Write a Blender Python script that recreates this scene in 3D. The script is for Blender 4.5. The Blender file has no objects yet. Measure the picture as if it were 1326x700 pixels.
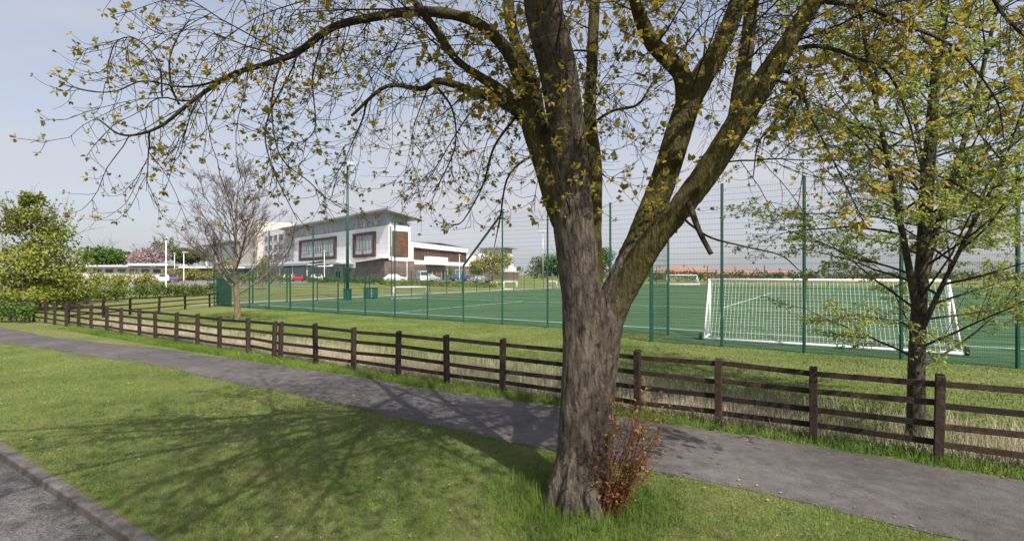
import bpy, math, random
import numpy as np
from mathutils import Vector, Matrix, noise as mnoise

random.seed(7); rng = np.random.default_rng(7)
S = bpy.context.scene
COL = S.collection
R = math.radians

# ------------------------------------------------------------------ frame of the place
F, CX, HY, EYE = 650.0, 663.0, 355.0, 2.5
D = np.array([-.8416, .540]); N = np.array([.540, .8416])     # along the road / away from the road
def uv(u, v): return (u*D[0]+v*N[0], u*D[1]+v*N[1])
def to_uv(x, y): return (x*D[0]+y*D[1], x*N[0]+y*N[1])
def ss(x, a, b):
    t = np.clip((x-a)/(b-a), 0, 1); return t*t*(3-2*t)
def gz(x, y):
    u, v = to_uv(x, y)
    return float(1.05*ss(u, 46, 66)*ss(v, 22, 45))
def spot(px, Y):                       # a bearing and a distance -> a place on the ground
    X = (px-CX)/F*Y
    return Vector((X, Y, gz(X, Y)))
def W(px, py, Y): return Vector(((px-CX)/F*Y, Y, EYE+(HY-py)/F*Y))

# ------------------------------------------------------------------ materials
def mat(name):
    m = bpy.data.materials.new(name); m.use_nodes = True
    nt = m.node_tree; nt.nodes.clear()
    out = nt.nodes.new('ShaderNodeOutputMaterial')
    return m, nt, out
def nd(nt, t, **kw):
    n = nt.nodes.new(t)
    for k, v in kw.items():
        if k in n.inputs: n.inputs[k].default_value = v
        else: setattr(n, k, v)
    return n
def ramp(nt, stops, fac=None, interp='LINEAR'):
    r = nt.nodes.new('ShaderNodeValToRGB'); r.color_ramp.interpolation = interp
    e = r.color_ramp.elements
    while len(e) < len(stops): e.new(.5)
    for el, (p, c) in zip(e, stops):
        el.position = p; el.color = (c[0], c[1], c[2], 1) if len(c) == 3 else c
    if fac is not None: nt.links.new(fac, r.inputs[0])
    return r
def noise(nt, vec, scale, detail=4, rough=.55, dist=0):
    n = nd(nt, 'ShaderNodeTexNoise', Scale=scale, Detail=detail, Roughness=rough, Distortion=dist)
    if vec is not None: nt.links.new(vec, n.inputs['Vector'])
    return n
def mapping(nt, vec, scale=(1, 1, 1), rot=(0, 0, 0)):
    m = nt.nodes.new('ShaderNodeMapping'); m.inputs['Scale'].default_value = scale; m.inputs['Rotation'].default_value = rot
    nt.links.new(vec, m.inputs['Vector']); return m.outputs[0]
def mixc(nt, a, b, fac, mode='MIX'):
    m = nt.nodes.new('ShaderNodeMix'); m.data_type = 'RGBA'; m.blend_type = mode
    for sock, v in ((m.inputs['Factor'], fac), (m.inputs['A'], a), (m.inputs['B'], b)):
        pass
    fi, ai, bi = m.inputs[0], m.inputs[6], m.inputs[7]
    for sock, v in ((fi, fac), (ai, a), (bi, b)):
        if isinstance(v, (int, float)): sock.default_value = v
        elif isinstance(v, tuple): sock.default_value = (*v, 1) if len(v) == 3 else v
        else: nt.links.new(v, sock)
    return m.outputs[2]
def bump(nt, h, strength, dist=.02):
    b = nd(nt, 'ShaderNodeBump', Strength=strength, Distance=dist); nt.links.new(h, b.inputs['Height']); return b.outputs[0]
def pos(nt): return nt.nodes.new('ShaderNodeNewGeometry').outputs['Position']
def objc(nt): return nt.nodes.new('ShaderNodeTexCoord').outputs['Object']
def island(nt): return nt.nodes.new('ShaderNodeNewGeometry').outputs['Random Per Island']

def simple(name, c, rough=.6, metal=0, var=.25, scale=8, spec=.4, bmp=.1):
    m, nt, out = mat(name)
    p = nd(nt, 'ShaderNodeBsdfPrincipled', Roughness=rough, Metallic=metal); p.inputs['Specular IOR Level'].default_value = spec
    o = objc(nt); n = noise(nt, o, scale, 5, .6)
    lo = tuple(x*(1-var) for x in c); hi = tuple(min(1, x*(1+var)) for x in c)
    r = ramp(nt, [(.3, lo), (.7, hi)], n.outputs[0]); nt.links.new(r.outputs[0], p.inputs['Base Color'])
    n2 = noise(nt, o, scale*9, 3); nt.links.new(bump(nt, n2.outputs[0], bmp, .01), p.inputs['Normal'])
    nt.links.new(p.outputs[0], out.inputs[0]); return m

def leafmat(name, cols, trans=.35, rough=.5, patch=None):
    m, nt, out = mat(name)
    r = ramp(nt, [(i/(len(cols)-1), c) for i, c in enumerate(cols)], island(nt))
    c = r.outputs[0]
    if patch:
        n = noise(nt, pos(nt), patch[0], 3); rr = ramp(nt, [(.35, patch[1]), (.65, (1, 1, 1))], n.outputs[0])
        c = mixc(nt, c, rr.outputs[0], 1.0, 'MULTIPLY')
    p = nd(nt, 'ShaderNodeBsdfPrincipled', Roughness=rough); p.inputs['Specular IOR Level'].default_value = .25
    t = nt.nodes.new('ShaderNodeBsdfTranslucent')
    nt.links.new(c, p.inputs['Base Color']); nt.links.new(c, t.inputs[0])
    x = nt.nodes.new('ShaderNodeMixShader'); x.inputs[0].default_value = trans
    nt.links.new(p.outputs[0], x.inputs[1]); nt.links.new(t.outputs[0], x.inputs[2])
    nt.links.new(x.outputs[0], out.inputs[0]); return m

def bark(name, grey, moss, usemoss=True, scale=1.0, cool=(.2,.19,.17)):
    m, nt, out = mat(name)
    o = objc(nt)
    st = mapping(nt, o, (7*scale, 7*scale, 1.6*scale))
    n1 = noise(nt, st, 3.0, 8, .65, .6)
    n2 = noise(nt, o, 2.2*scale, 5, .6)
    n3 = noise(nt, mapping(nt, o, (30*scale, 30*scale, 9*scale)), 2.0, 4, .6)
    dark = tuple(x*.38 for x in grey)
    r = ramp(nt, [(.36, dark), (.5, grey), (.68, tuple(min(1, x*1.7) for x in grey))], n1.outputs[0])
    c = mixc(nt, r.outputs[0], cool, ramp(nt, [(.52, (0, 0, 0)), (.68, (.55, .55, .55))], n2.outputs[0]).outputs[0])
    if usemoss:
        at = nt.nodes.new('ShaderNodeAttribute'); at.attribute_name = 'moss'
        mm = noise(nt, o, 3.5*scale, 6, .7)
        mr = ramp(nt, [(.26, (.1, .1, .1)), (.54, (.92, .92, .92))], mm.outputs[0])
        mf = nd(nt, 'ShaderNodeMath', operation='MULTIPLY'); nt.links.new(mr.outputs[0], mf.inputs[0]); nt.links.new(at.outputs['Fac'], mf.inputs[1])
        mcol = ramp(nt, [(.3, tuple(x*.5 for x in moss)), (.65, moss)], n3.outputs[0])
        c = mixc(nt, c, mcol.outputs[0], mf.outputs[0])
    if usemoss:
        dk = ramp(nt, [(0, (1, 1, 1)), (1, (.66, .64, .56))], at.outputs['Fac']); c = mixc(nt, c, dk.outputs[0], 1.0, 'MULTIPLY')
    p = nd(nt, 'ShaderNodeBsdfPrincipled', Roughness=.9); p.inputs['Specular IOR Level'].default_value = .15
    nt.links.new(c, p.inputs['Base Color'])
    ad = nd(nt, 'ShaderNodeMath', operation='ADD'); nt.links.new(n1.outputs[0], ad.inputs[0])
    ml = nd(nt, 'ShaderNodeMath', operation='MULTIPLY'); nt.links.new(n3.outputs[0], ml.inputs[0]); ml.inputs[1].default_value = .4
    nt.links.new(ml.outputs[0], ad.inputs[1])
    nt.links.new(bump(nt, ad.outputs[0], 1.0, .07), p.inputs['Normal'])
    nt.links.new(p.outputs[0], out.inputs[0]); return m

def grass_ground():
    m, nt, out = mat('grass_ground'); P = pos(nt)
    a = noise(nt, P, .35, 5, .6); b = noise(nt, P, 3.0, 6, .65); c = noise(nt, P, 45, 4, .7)
    st = noise(nt, mapping(nt, P, (1, 1, 1), (0, 0, R(57))), 1.1, 6, .7, .4)
    r1 = ramp(nt, [(.3, (.095, .135, .04)), (.5, (.155, .19, .062)), (.7, (.26, .26, .12))], b.outputs[0])
    r2 = ramp(nt, [(.38, (.11, .135, .035)), (.62, (.23, .215, .09))], a.outputs[0])
    k = mixc(nt, r1.outputs[0], r2.outputs[0], .5)
    soil = ramp(nt, [(.62, (0, 0, 0)), (.74, (.7, .7, .7))], st.outputs[0])
    k = mixc(nt, k, (.17, .14, .075), soil.outputs[0])
    f = ramp(nt, [(.3, (.5, .5, .5)), (.68, (1.35, 1.35, 1.3))], c.outputs[0])
    k = mixc(nt, k, f.outputs[0], 1.0, 'MULTIPLY')
    p = nd(nt, 'ShaderNodeBsdfPrincipled', Roughness=.9); p.inputs['Specular IOR Level'].default_value = .1
    nt.links.new(k, p.inputs['Base Color']); nt.links.new(bump(nt, c.outputs[0], .9, .05), p.inputs['Normal'])
    nt.links.new(p.outputs[0], out.inputs[0]); return m

def blademat(name, cols, straw, thr=(.5, .72), trans=.3, sc=1.3):
    m, nt, out = mat(name); P = pos(nt)
    r = ramp(nt, [(i/(len(cols)-1), c) for i, c in enumerate(cols)], island(nt))
    n = noise(nt, P, sc, 6, .7); n2 = noise(nt, P, .45, 4)
    f = ramp(nt, [(thr[0], (0, 0, 0)), (thr[1], (.85, .85, .85))], n.outputs[0])
    k = mixc(nt, r.outputs[0], straw, f.outputs[0])
    g = ramp(nt, [(.35, (.62, .72, .55)), (.65, (1.3, 1.2, 1.3))], n2.outputs[0]); k = mixc(nt, k, g.outputs[0], 1.0, 'MULTIPLY')
    p = nd(nt, 'ShaderNodeBsdfPrincipled', Roughness=.6); p.inputs['Specular IOR Level'].default_value = .2
    t = nt.nodes.new('ShaderNodeBsdfTranslucent')
    g_ = nt.nodes.new('ShaderNodeNewGeometry'); va = nt.nodes.new('ShaderNodeVectorMath'); va.operation = 'MULTIPLY_ADD'
    nt.links.new(g_.outputs['Normal'], va.inputs[0]); va.inputs[1].default_value = (.45, .45, .45); va.inputs[2].default_value = (0, 0, .8)
    vn = nt.nodes.new('ShaderNodeVectorMath'); vn.operation = 'NORMALIZE'; nt.links.new(va.outputs[0], vn.inputs[0]); nt.links.new(vn.outputs[0], p.inputs['Normal'])
    nt.links.new(k, p.inputs['Base Color']); nt.links.new(k, t.inputs[0])
    x = nt.nodes.new('ShaderNodeMixShader'); x.inputs[0].default_value = trans
    nt.links.new(p.outputs[0], x.inputs[1]); nt.links.new(t.outputs[0], x.inputs[2]); nt.links.new(x.outputs[0], out.inputs[0])
    return m

def tarmac(name, base, warm, agg=120, spots=.5, crack=False):
    m, nt, out = mat(name); P = pos(nt)
    a = noise(nt, P, .5, 5, .6); b = noise(nt, P, agg, 2, .6); c = noise(nt, P, 5, 6, .7)
    r = ramp(nt, [(.35, tuple(x*.8 for x in base)), (.65, warm)], a.outputs[0])
    k = mixc(nt, r.outputs[0], ramp(nt, [(.35, (.72, .72, .72)), (.7, (1.2, 1.2, 1.2))], c.outputs[0]).outputs[0], 1.0, 'MULTIPLY')
    k = mixc(nt, k, ramp(nt, [(.35, (1-spots,)*3), (.7, (1+spots,)*3)], b.outputs[0]).outputs[0], 1.0, 'MULTIPLY')
    vo = nd(nt, 'ShaderNodeTexVoronoi', Scale=9.0); nt.links.new(P, vo.inputs['Vector'])
    sp = ramp(nt, [(.03, (.5, .5, .5)), (.05, (0, 0, 0))], vo.outputs['Distance']); k = mixc(nt, k, (.3, .28, .24), sp.outputs[0])
    vc = nd(nt, 'ShaderNodeTexVoronoi', Scale=.55, feature='DISTANCE_TO_EDGE')
    wn = noise(nt, P, 2.5, 5, .7); wv = nt.nodes.new('ShaderNodeVectorMath'); wv.operation = 'MULTIPLY_ADD'
    nt.links.new(wn.outputs['Color'], wv.inputs[0]); wv.inputs[1].default_value = (.5, .5, .5); nt.links.new(P, wv.inputs[2]); nt.links.new(wv.outputs[0], vc.inputs['Vector'])
    ck = ramp(nt, [(.0, (.55, .55, .55)), (.006, (1, 1, 1))], vc.outputs['Distance'])
    cm = ramp(nt, [(.5, (0, 0, 0)), (.6, (1, 1, 1))], noise(nt, P, .4, 2).outputs[0])
    k = mixc(nt, k, mixc(nt, (1., 1., 1.), ck.outputs[0], cm.outputs[0]), 1.0, 'MULTIPLY')
    p = nd(nt, 'ShaderNodeBsdfPrincipled', Roughness=.85); p.inputs['Specular IOR Level'].default_value = .25
    nt.links.new(k, p.inputs['Base Color']); nt.links.new(bump(nt, b.outputs[0], .6, .008), p.inputs['Normal'])
    nt.links.new(p.outputs[0], out.inputs[0]); return m

def brickmat(name, c1, c2, mortar, scale=1.0, rot=0):
    m, nt, out = mat(name); o = objc(nt)
    # bricks follow whichever way the wall runs: distance along x+y, height z
    sx = nt.nodes.new('ShaderNodeSeparateXYZ'); nt.links.new(o, sx.inputs[0])
    ad = nd(nt, 'ShaderNodeMath', operation='ADD'); nt.links.new(sx.outputs[0], ad.inputs[0]); nt.links.new(sx.outputs[1], ad.inputs[1])
    cb = nt.nodes.new('ShaderNodeCombineXYZ'); nt.links.new(ad.outputs[0], cb.inputs[0]); nt.links.new(sx.outputs[2], cb.inputs[1])
    b = nd(nt, 'ShaderNodeTexBrick', Scale=scale); b.inputs['Color1'].default_value = (*c1, 1); b.inputs['Color2'].default_value = (*c2, 1)
    b.inputs['Mortar'].default_value = (*mortar, 1); b.inputs['Brick Width'].default_value = .9; b.inputs['Row Height'].default_value = .3
    b.inputs['Mortar Size'].default_value = .03
    nt.links.new(cb.outputs[0], b.inputs['Vector'])
    n = noise(nt, o, .8, 4); k = mixc(nt, b.outputs[0], ramp(nt, [(.3, (.75,)*3), (.7, (1.2,)*3)], n.outputs[0]).outputs[0], 1.0, 'MULTIPLY')
    p = nd(nt, 'ShaderNodeBsdfPrincipled', Roughness=.85); nt.links.new(k, p.inputs['Base Color'])
    nt.links.new(p.outputs[0], out.inputs[0]); return m

def turfmat():
    m, nt, out = mat('artificial_turf'); P = pos(nt)
    a = noise(nt, P, .12, 4); b = noise(nt, P, 25, 4, .7); c = noise(nt, mapping(nt, P, (.02, .6, 1), (0, 0, R(-57))), 3, 3)
    r = ramp(nt, [(.35, (.056, .104, .056)), (.65, (.074, .128, .07))], a.outputs[0])
    k = mixc(nt, r.outputs[0], ramp(nt, [(.4, (.82,)*3), (.6, (1.12,)*3)], c.outputs[0]).outputs[0], 1.0, 'MULTIPLY')
    k = mixc(nt, k, ramp(nt, [(.35, (.75,)*3), (.65, (1.2,)*3)], b.outputs[0]).outputs[0], 1.0, 'MULTIPLY')
    p = nd(nt, 'ShaderNodeBsdfPrincipled', Roughness=1); p.inputs['Specular IOR Level'].default_value = .0
    nt.links.new(k, p.inputs['Base Color']); nt.links.new(p.outputs[0], out.inputs[0]); return m

def woodmat(name, c):
    m, nt, out = mat(name); o = objc(nt)
    n = noise(nt, mapping(nt, o, (3, 3, 3)), 3, 6, .7, .8); n2 = noise(nt, o, 40, 4, .6)
    r = ramp(nt, [(.3, tuple(x*.5 for x in c)), (.55, c), (.8, tuple(x*2.2 for x in c))], n.outputs[0])
    k = mixc(nt, r.outputs[0], ramp(nt, [(.3, (.7,)*3), (.7, (1.25,)*3)], n2.outputs[0]).outputs[0], 1.0, 'MULTIPLY')
    oi = nt.nodes.new('ShaderNodeObjectInfo')
    k = mixc(nt, k, ramp(nt, [(0, (.75, .72, .7)), (1, (1.9, 1.75, 1.6))], oi.outputs['Random']).outputs[0], 1.0, 'MULTIPLY')
    p = nd(nt, 'ShaderNodeBsdfPrincipled', Roughness=.8); p.inputs['Specular IOR Level'].default_value = .25
    nt.links.new(k, p.inputs['Base Color']); nt.links.new(bump(nt, n2.outputs[0], .5, .01), p.inputs['Normal'])
    nt.links.new(p.outputs[0], out.inputs[0]); return m

def glassmat(name, c, rough=.08):
    m, nt, out = mat(name); o = objc(nt)
    n = noise(nt, mapping(nt, o, (.5, .5, .25)), 1.2, 3)
    r = ramp(nt, [(.35, tuple(x*.6 for x in c)), (.65, tuple(x*1.35 for x in c))], n.outputs[0])
    p = nd(nt, 'ShaderNodeBsdfPrincipled', Roughness=rough); nt.links.new(r.outputs[0], p.inputs['Base Color'])
    p.inputs['Specular IOR Level'].default_value = .8
    nt.links.new(p.outputs[0], out.inputs[0]); return m

M = {}
M['ground'] = grass_ground()
M['blade'] = blademat('lawn_blades', [(.08, .155, .022), (.14, .222, .042), (.21, .285, .075)], (.32, .29, .13))
M['lush'] = blademat('lush_blades', [(.08, .15, .02), (.12, .21, .03), (.17, .25, .05)], (.23, .24, .07), (.58, .8))
M['straw'] = blademat('dry_blades', [(.3, .25, .16), (.46, .4, .29), (.56, .5, .39)], (.2, .21, .09), (.56, .66), sc=.8)
M['path'] = tarmac('path_tarmac', (.1, .09, .088), (.132, .119, .115), 90, .3)
M['road'] = tarmac('road_tarmac', (.1, .096, .096), (.15, .141, .136), 60, .55)
M['kerb'] = tarmac('kerb_concrete', (.125, .11, .1), (.16, .142, .13), 80, .25)
M['gravel'] = tarmac('pale_concrete', (.36, .35, .33), (.42, .4, .38), 40, .2)
M['carpark'] = tarmac('car_park_tarmac', (.2, .195, .19), (.25, .24, .235), 40, .2)
M['turf'] = turfmat()
M['line'] = simple('pitch_paint', (.42, .48, .44), .8, var=.2, scale=3)
M['wood'] = woodmat('dark_stained_timber', (.028, .02, .016))
M['green'] = simple('green_powder_coat', (.008, .06, .042), .45, var=.15)
M['wire'] = simple('green_wire', (.012, .075, .055), .5, var=.1)
M['screen'] = simple('green_screen', (.014, .055, .03), .8, var=.3, scale=2)
M['white'] = simple('white_paint', (.78, .78, .77), .45, var=.05)
M['fascia'] = simple('roof_fascia', (.52, .52, .52), .6, var=.08)
M['net'] = simple('net_cord', (.7, .72, .7), .7, var=.05)
M['render'] = simple('white_render', (.74, .74, .75), .7, var=.05, scale=.4, bmp=.02)
M['grey'] = simple('grey_cladding', (.3, .32, .36), .45, var=.12, scale=.5, bmp=.02)
M['roof'] = simple('grey_roof', (.3, .3, .31), .5, var=.12, scale=.4, bmp=.02)
M['beige'] = simple('beige_panel', (.55, .49, .43), .7, var=.08, scale=.5, bmp=.02)
M['frame'] = simple('oxblood_frame', (.06, .026, .025), .5, var=.2, scale=1)
M['brick'] = brickmat('plum_brick', (.13, .085, .08), (.17, .11, .1), (.15, .13, .12))
M['louvre'] = brickmat('rust_brick', (.09, .045, .032), (.14, .068, .044), (.045, .027, .02), .8)
M['glass'] = glassmat('window_glass', (.16, .2, .2))
M['dglass'] = glassmat('dark_glass', (.035, .045, .05))
M['mull'] = simple('mullion', (.42, .44, .44), .5, var=.1)
M['steel'] = simple('galvanised_steel', (.5, .51, .52), .4, .3, var=.1)
M['lamp'] = simple('lamp_housing', (.55, .56, .58), .3, .2, var=.1)
M['dark'] = simple('black_rubber', (.02, .02, .02), .7, var=.2)
M['bark'] = bark('maple_bark', (.128, .104, .083), (.2, .18, .06), cool=(.185, .165, .14))
M['twig'] = bark('twig_bark', (.075, .06, .045), (.12, .11, .04), False, 1.0, (.11, .095, .075))
M['lbark'] = bark('lime_bark', (.085, .074, .056), (.1, .1, .05), False, 1.5, (.13, .118, .095))
M['bbark'] = bark('ochre_bark', (.2, .16, .1), (.2, .18, .08), False, 1.2, (.25, .21, .14))
M['btwig'] = bark('mauve_twig', (.19, .15, .135), (.1, .1, .05), False, 1.2, (.2, .165, .16))
M['mleaf'] = leafmat('maple_young_leaf', [(.34, .27, .05), (.46, .36, .075), (.38, .36, .08), (.52, .36, .08)], .45)
M['lleaf'] = leafmat('lime_young_leaf', [(.26, .33, .06), (.35, .42, .09), (.43, .48, .14), (.38, .4, .1)], .5)
M['rleaf'] = leafmat('red_sucker_leaf', [(.36, .12, .05), (.42, .18, .06), (.4, .25, .08), (.28, .24, .07), (.4, .13, .09)], .4)
M['yleaf'] = leafmat('yellow_green_leaf', [(.19, .23, .035), (.28, .31, .055), (.36, .37, .08)], .35, .5, (.35, (.6, .65, .6)))
M['gleaf'] = leafmat('mid_green_leaf', [(.07, .13, .025), (.1, .18, .035), (.15, .22, .05)], .3, .5, (.3, (.6, .65, .6)))
M['dleaf'] = leafmat('dull_green_leaf', [(.1, .12, .05), (.14, .16, .06), (.18, .19, .085)], .3, .5, (.2, (.65, .65, .65)))
M['pleaf'] = leafmat('pink_blossom', [(.29, .19, .21), (.35, .25, .26), (.38, .31, .3)], .3)
M['oleaf'] = leafmat('bronze_leaf', [(.26, .17, .06), (.23, .23, .06), (.28, .27, .08), (.18, .22, .055)], .35)
M['hleaf'] = leafmat('hedge_leaf', [(.08, .125, .02), (.12, .17, .03), (.17, .21, .045)], .25, .5, (.5, (.65, .65, .6)))
M['yellow'] = leafmat('dandelion', [(.75, .5, .02), (.8, .6, .03)], .1)
M['tile'] = simple('red_roof_tile', (.27, .15, .115), .8, var=.2, scale=1)  # far houses: distance haze is mixed into these muted tile and brick reds
M['hbrick'] = simple('house_brick', (.3, .17, .12), .8, var=.2, scale=1)
CARM = {}
def carpaint(n, c):
    if n not in CARM: CARM[n] = simple('car_paint_'+n, c, .25, var=.04, spec=.6, bmp=0)
    return CARM[n]

# ------------------------------------------------------------------ mesh helpers
class MB:
    def __init__(s): s.v = []; s.f = []; s.mi = []; s.cur = 0
    def face(s, pts):
        b = len(s.v); s.v += [tuple(p) for p in pts]; s.f.append(tuple(range(b, b+len(pts)))); s.mi.append(s.cur)
    def box(s, x0, x1, y0, y1, z0, z1, T=None, bev=0):
        b = len(s.v)
        c = [(x0, y0, z0), (x1, y0, z0), (x1, y1, z0), (x0, y1, z0), (x0, y0, z1), (x1, y0, z1), (x1, y1, z1), (x0, y1, z1)]
        if T: c = [T(*p) for p in c]
        s.v += c
        for q in ((0, 3, 2, 1), (4, 5, 6, 7), (0, 1, 5, 4), (1, 2, 6, 5), (2, 3, 7, 6), (3, 0, 4, 7)):
            s.f.append(tuple(b+i for i in q)); s.mi.append(s.cur)
    def hexa(s, c):
        b = len(s.v); s.v += [tuple(p) for p in c]
        for q in ((0, 3, 2, 1), (4, 5, 6, 7), (0, 1, 5, 4), (1, 2, 6, 5), (2, 3, 7, 6), (3, 0, 4, 7)):
            s.f.append(tuple(b+i for i in q)); s.mi.append(s.cur)
    def beam(s, p, q, w, h, up=Vector((0, 0, 1))):
        p, q = Vector(p), Vector(q); d = (q-p).normalized()
        sd = d.cross(up)
        if sd.length < 1e-4: sd = Vector((1, 0, 0))
        sd.normalize(); u2 = sd.cross(d).normalized()
        a, b = sd*w/2, u2*h/2
        s.hexa([p-a-b, p+a-b, q+a-b, q-a-b, p-a+b, p+a+b, q+a+b, q-a+b])
    def tube(s, pts, rad, n=6, cap=True):
        pts = [Vector(p) for p in pts]
        if not hasattr(rad, '__len__'): rad = [rad]*len(pts)
        base = len(s.v); k = len(pts)
        t = (pts[1]-pts[0]).normalized()
        a = t.orthogonal().normalized()
        for i, p in enumerate(pts):
            if i == 0: t2 = pts[1]-pts[0]
            elif i == k-1: t2 = pts[-1]-pts[-2]
            else: t2 = pts[i+1]-pts[i-1]
            if t2.length < 1e-9: t2 = t
            t2.normalize()
            a = (a - t2*a.dot(t2))
            if a.length < 1e-5: a = t2.orthogonal()
            a.normalize(); b = t2.cross(a)
            for j in range(n):
                an = 2*math.pi*j/n
                s.v.append(tuple(p+(a*math.cos(an)+b*math.sin(an))*rad[i]))
            t = t2
        for i in range(k-1):
            for j in range(n):
                j2 = (j+1) % n
                s.f.append((base+i*n+j, base+i*n+j2, base+(i+1)*n+j2, base+(i+1)*n+j)); s.mi.append(s.cur)
        if cap and n > 2:
            s.f.append(tuple(base+j for j in range(n-1, -1, -1))); s.mi.append(s.cur)
            s.f.append(tuple(base+(k-1)*n+j for j in range(n))); s.mi.append(s.cur)
    def build(s, name, mats, parent=None, smooth=False, bevel=0):
        me = bpy.data.meshes.new(name); me.from_pydata(s.v, [], s.f); me.update()
        if not isinstance(mats, (list, tuple)): mats = [mats]
        for m in mats: me.materials.append(m)
        if len(mats) > 1: me.polygons.foreach_set('material_index', s.mi)
        if smooth: me.polygons.foreach_set('use_smooth', [True]*len(me.polygons))
        o = bpy.data.objects.new(name, me); COL.objects.link(o)
        if parent: o.parent = parent
        if bevel:
            b = o.modifiers.new('bevel', 'BEVEL'); b.width = bevel; b.segments = 2; b.limit_method = 'ANGLE'
        return o
def tri_mesh(name, verts, nper, m, parent=None):
    """verts (k*nper,3): k separate polygons of nper corners"""
    verts = np.asarray(verts, dtype=np.float32); k = len(verts)//nper
    me = bpy.data.meshes.new(name); me.vertices.add(len(verts)); me.vertices.foreach_set('co', verts.ravel())
    me.loops.add(k*nper); me.loops.foreach_set('vertex_index', np.arange(k*nper, dtype=np.int32))
    me.polygons.add(k); me.polygons.foreach_set('loop_start', np.arange(0, k*nper, nper, dtype=np.int32))
    me.polygons.foreach_set('loop_total', np.full(k, nper, dtype=np.int32))
    me.update(calc_edges=True); me.materials.append(m)
    o = bpy.data.objects.new(name, me); COL.objects.link(o)
    if parent: o.parent = parent
    return o
def tag(o, label=None, cat=None, group=None, kind=None):
    if label: o['label'] = label
    if cat: o['category'] = cat
    if group: o['group'] = group
    if kind: o['kind'] = kind
    return o
def thing(name, loc, label, cat, group=None, rz=0):
    o = bpy.data.objects.new(name, None); COL.objects.link(o); o.empty_display_size = .2
    o.location = loc; o.rotation_euler = (0, 0, rz)
    return tag(o, label, cat, group)
def dup(root, loc, rz=None, label=None):
    r = root.copy(); COL.objects.link(r); r.location = loc
    if rz is not None: r.rotation_euler = (0, 0, rz)
    if label: r['label'] = label
    for ch in list(root.children):
        c = ch.copy(); COL.objects.link(c); c.parent = r
        for g in list(ch.children):
            d = g.copy(); COL.objects.link(d); d.parent = c
    return r

# ------------------------------------------------------------------ ground, road, path
def sheet(name, us, vs, zf, m, label=None):
    mb = MB(); nu, nv = len(us), len(vs)
    for u in us:
        for v in vs:
            x, y = uv(u, v); mb.v.append((x, y, zf(u, v, x, y)))
    for i in range(nu-1):
        for j in range(nv-1):
            a = i*nv+j; mb.f.append((a, a+1, a+nv+1, a+nv)); mb.mi.append(0)
    o = mb.build(name, m, smooth=True); o['kind'] = 'structure'
    return o
KV = 2.2
us = sorted(set(list(np.arange(-20, 40, .5)) + list(np.arange(40, 110, 3)) + [-900, -400, -150, -80, -40, -28, 130, 160, 220, 320, 500, 900]))
vs = sorted(set([-900, -300, -80, -20, -6, KV-.16, KV-.1, KV-.02] + list(np.arange(2.3, 12, .3)) + list(np.arange(12, 21, .75)) +
               list(np.arange(21, 60, 3)) + [70, 90, 110, 130, 160, 220, 320, 500, 900]))
def path_near(u):
    # near edge of the footpath, easing toward the road at the far left end
    return 6.33 - .9*float(ss(u, 14, 26)) + .05*math.sin(u*.9)+.03*math.sin(u*2.7)
def path_far(u):
    return 8.5 - .25*float(ss(u, 3, 8)) - .3*float(ss(u, 9, 18)) - 1.0*float(ss(u, 17, 27)) + .04*math.sin(u*1.3+1)
def gheight(u, v, x, y):
    if v < KV-.05: return -.2
    z = gz(x, y)
    if v < 40 and -20 < u < 45:
        # shallow dry dip behind the post and rail fence, slight unevenness elsewhere
        z += -.16*math.exp(-((v-9.8)/.7)**2)
        on_path = path_near(u)-.3 < v < path_far(u)+.3
        if KV+.3 < v < 17 and not on_path: z += .03*mnoise.noise(Vector((u*.5, v*.5, 3)))-.012
        elif on_path: z = -.012 if path_near(u)+.2 < v < path_far(u)-.2 else z-.004
    return z
sheet('ground', us, vs, gheight, M['ground'])
sheet('road', sorted(set(list(np.arange(-30, 60, 3)) + [-300, -100, 100, 300])), [-5.5, -2.5, 0, 1.2, KV-.14], lambda u, v, x, y: -.11, M['road'])
mb = MB()
pu = list(np.arange(-24, 46, .25))
for u in pu:
    a, b = path_near(u)+.02*mnoise.noise(Vector((u*3, 0, 0)))*1.5, path_far(u)+.03*mnoise.noise(Vector((u*3, 5, 0)))
    for t in np.linspace(0, 1, 7):
        v = a+(b-a)*t; x, y = uv(u, v); mb.v.append((x, y, .002+.02*math.sin(math.pi*t)))
for i in range(len(pu)-1):
    for j in range(6):
        a = i*7+j; mb.f.append((a, a+1, a+8, a+7)); mb.mi.append(0)
mb.build('footpath', M['path'], smooth=True)['kind'] = 'structure'
# concrete kerb, one stone after another
mb = MB(); u = -9.0
while u < 60:
    L = .9; dz = random.uniform(-.006, .006); dv = random.uniform(-.006, .006)
    def T(a, b, c): x, y = uv(a, b); return (x, y, c)
    mb.box(u+.006, u+L-.006, KV-.14+dv, KV+.005+dv, -.19, .0+dz, T); u += L
kb = mb.build('kerb', M['kerb'], bevel=.02); kb['kind'] = 'structure'
# the sunk gutter strip the kerb stands on
sheet('gutter', [-9, 60], [KV-.4, KV-.13], lambda u, v, x, y: -.106, M['road'])
# pale concrete drive at the far left and the paths by the school
sheet('car_park', list(np.arange(72, 200, 4)), list(np.arange(30, 110, 4)), lambda u, v, x, y: gz(x, y)+.02, M['carpark'])
sheet('service_path', list(np.arange(43.2, 45.4, 1)), list(np.arange(20, 130, 4)), lambda u, v, x, y: gz(x, y)+.012, M['gravel'])

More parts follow.
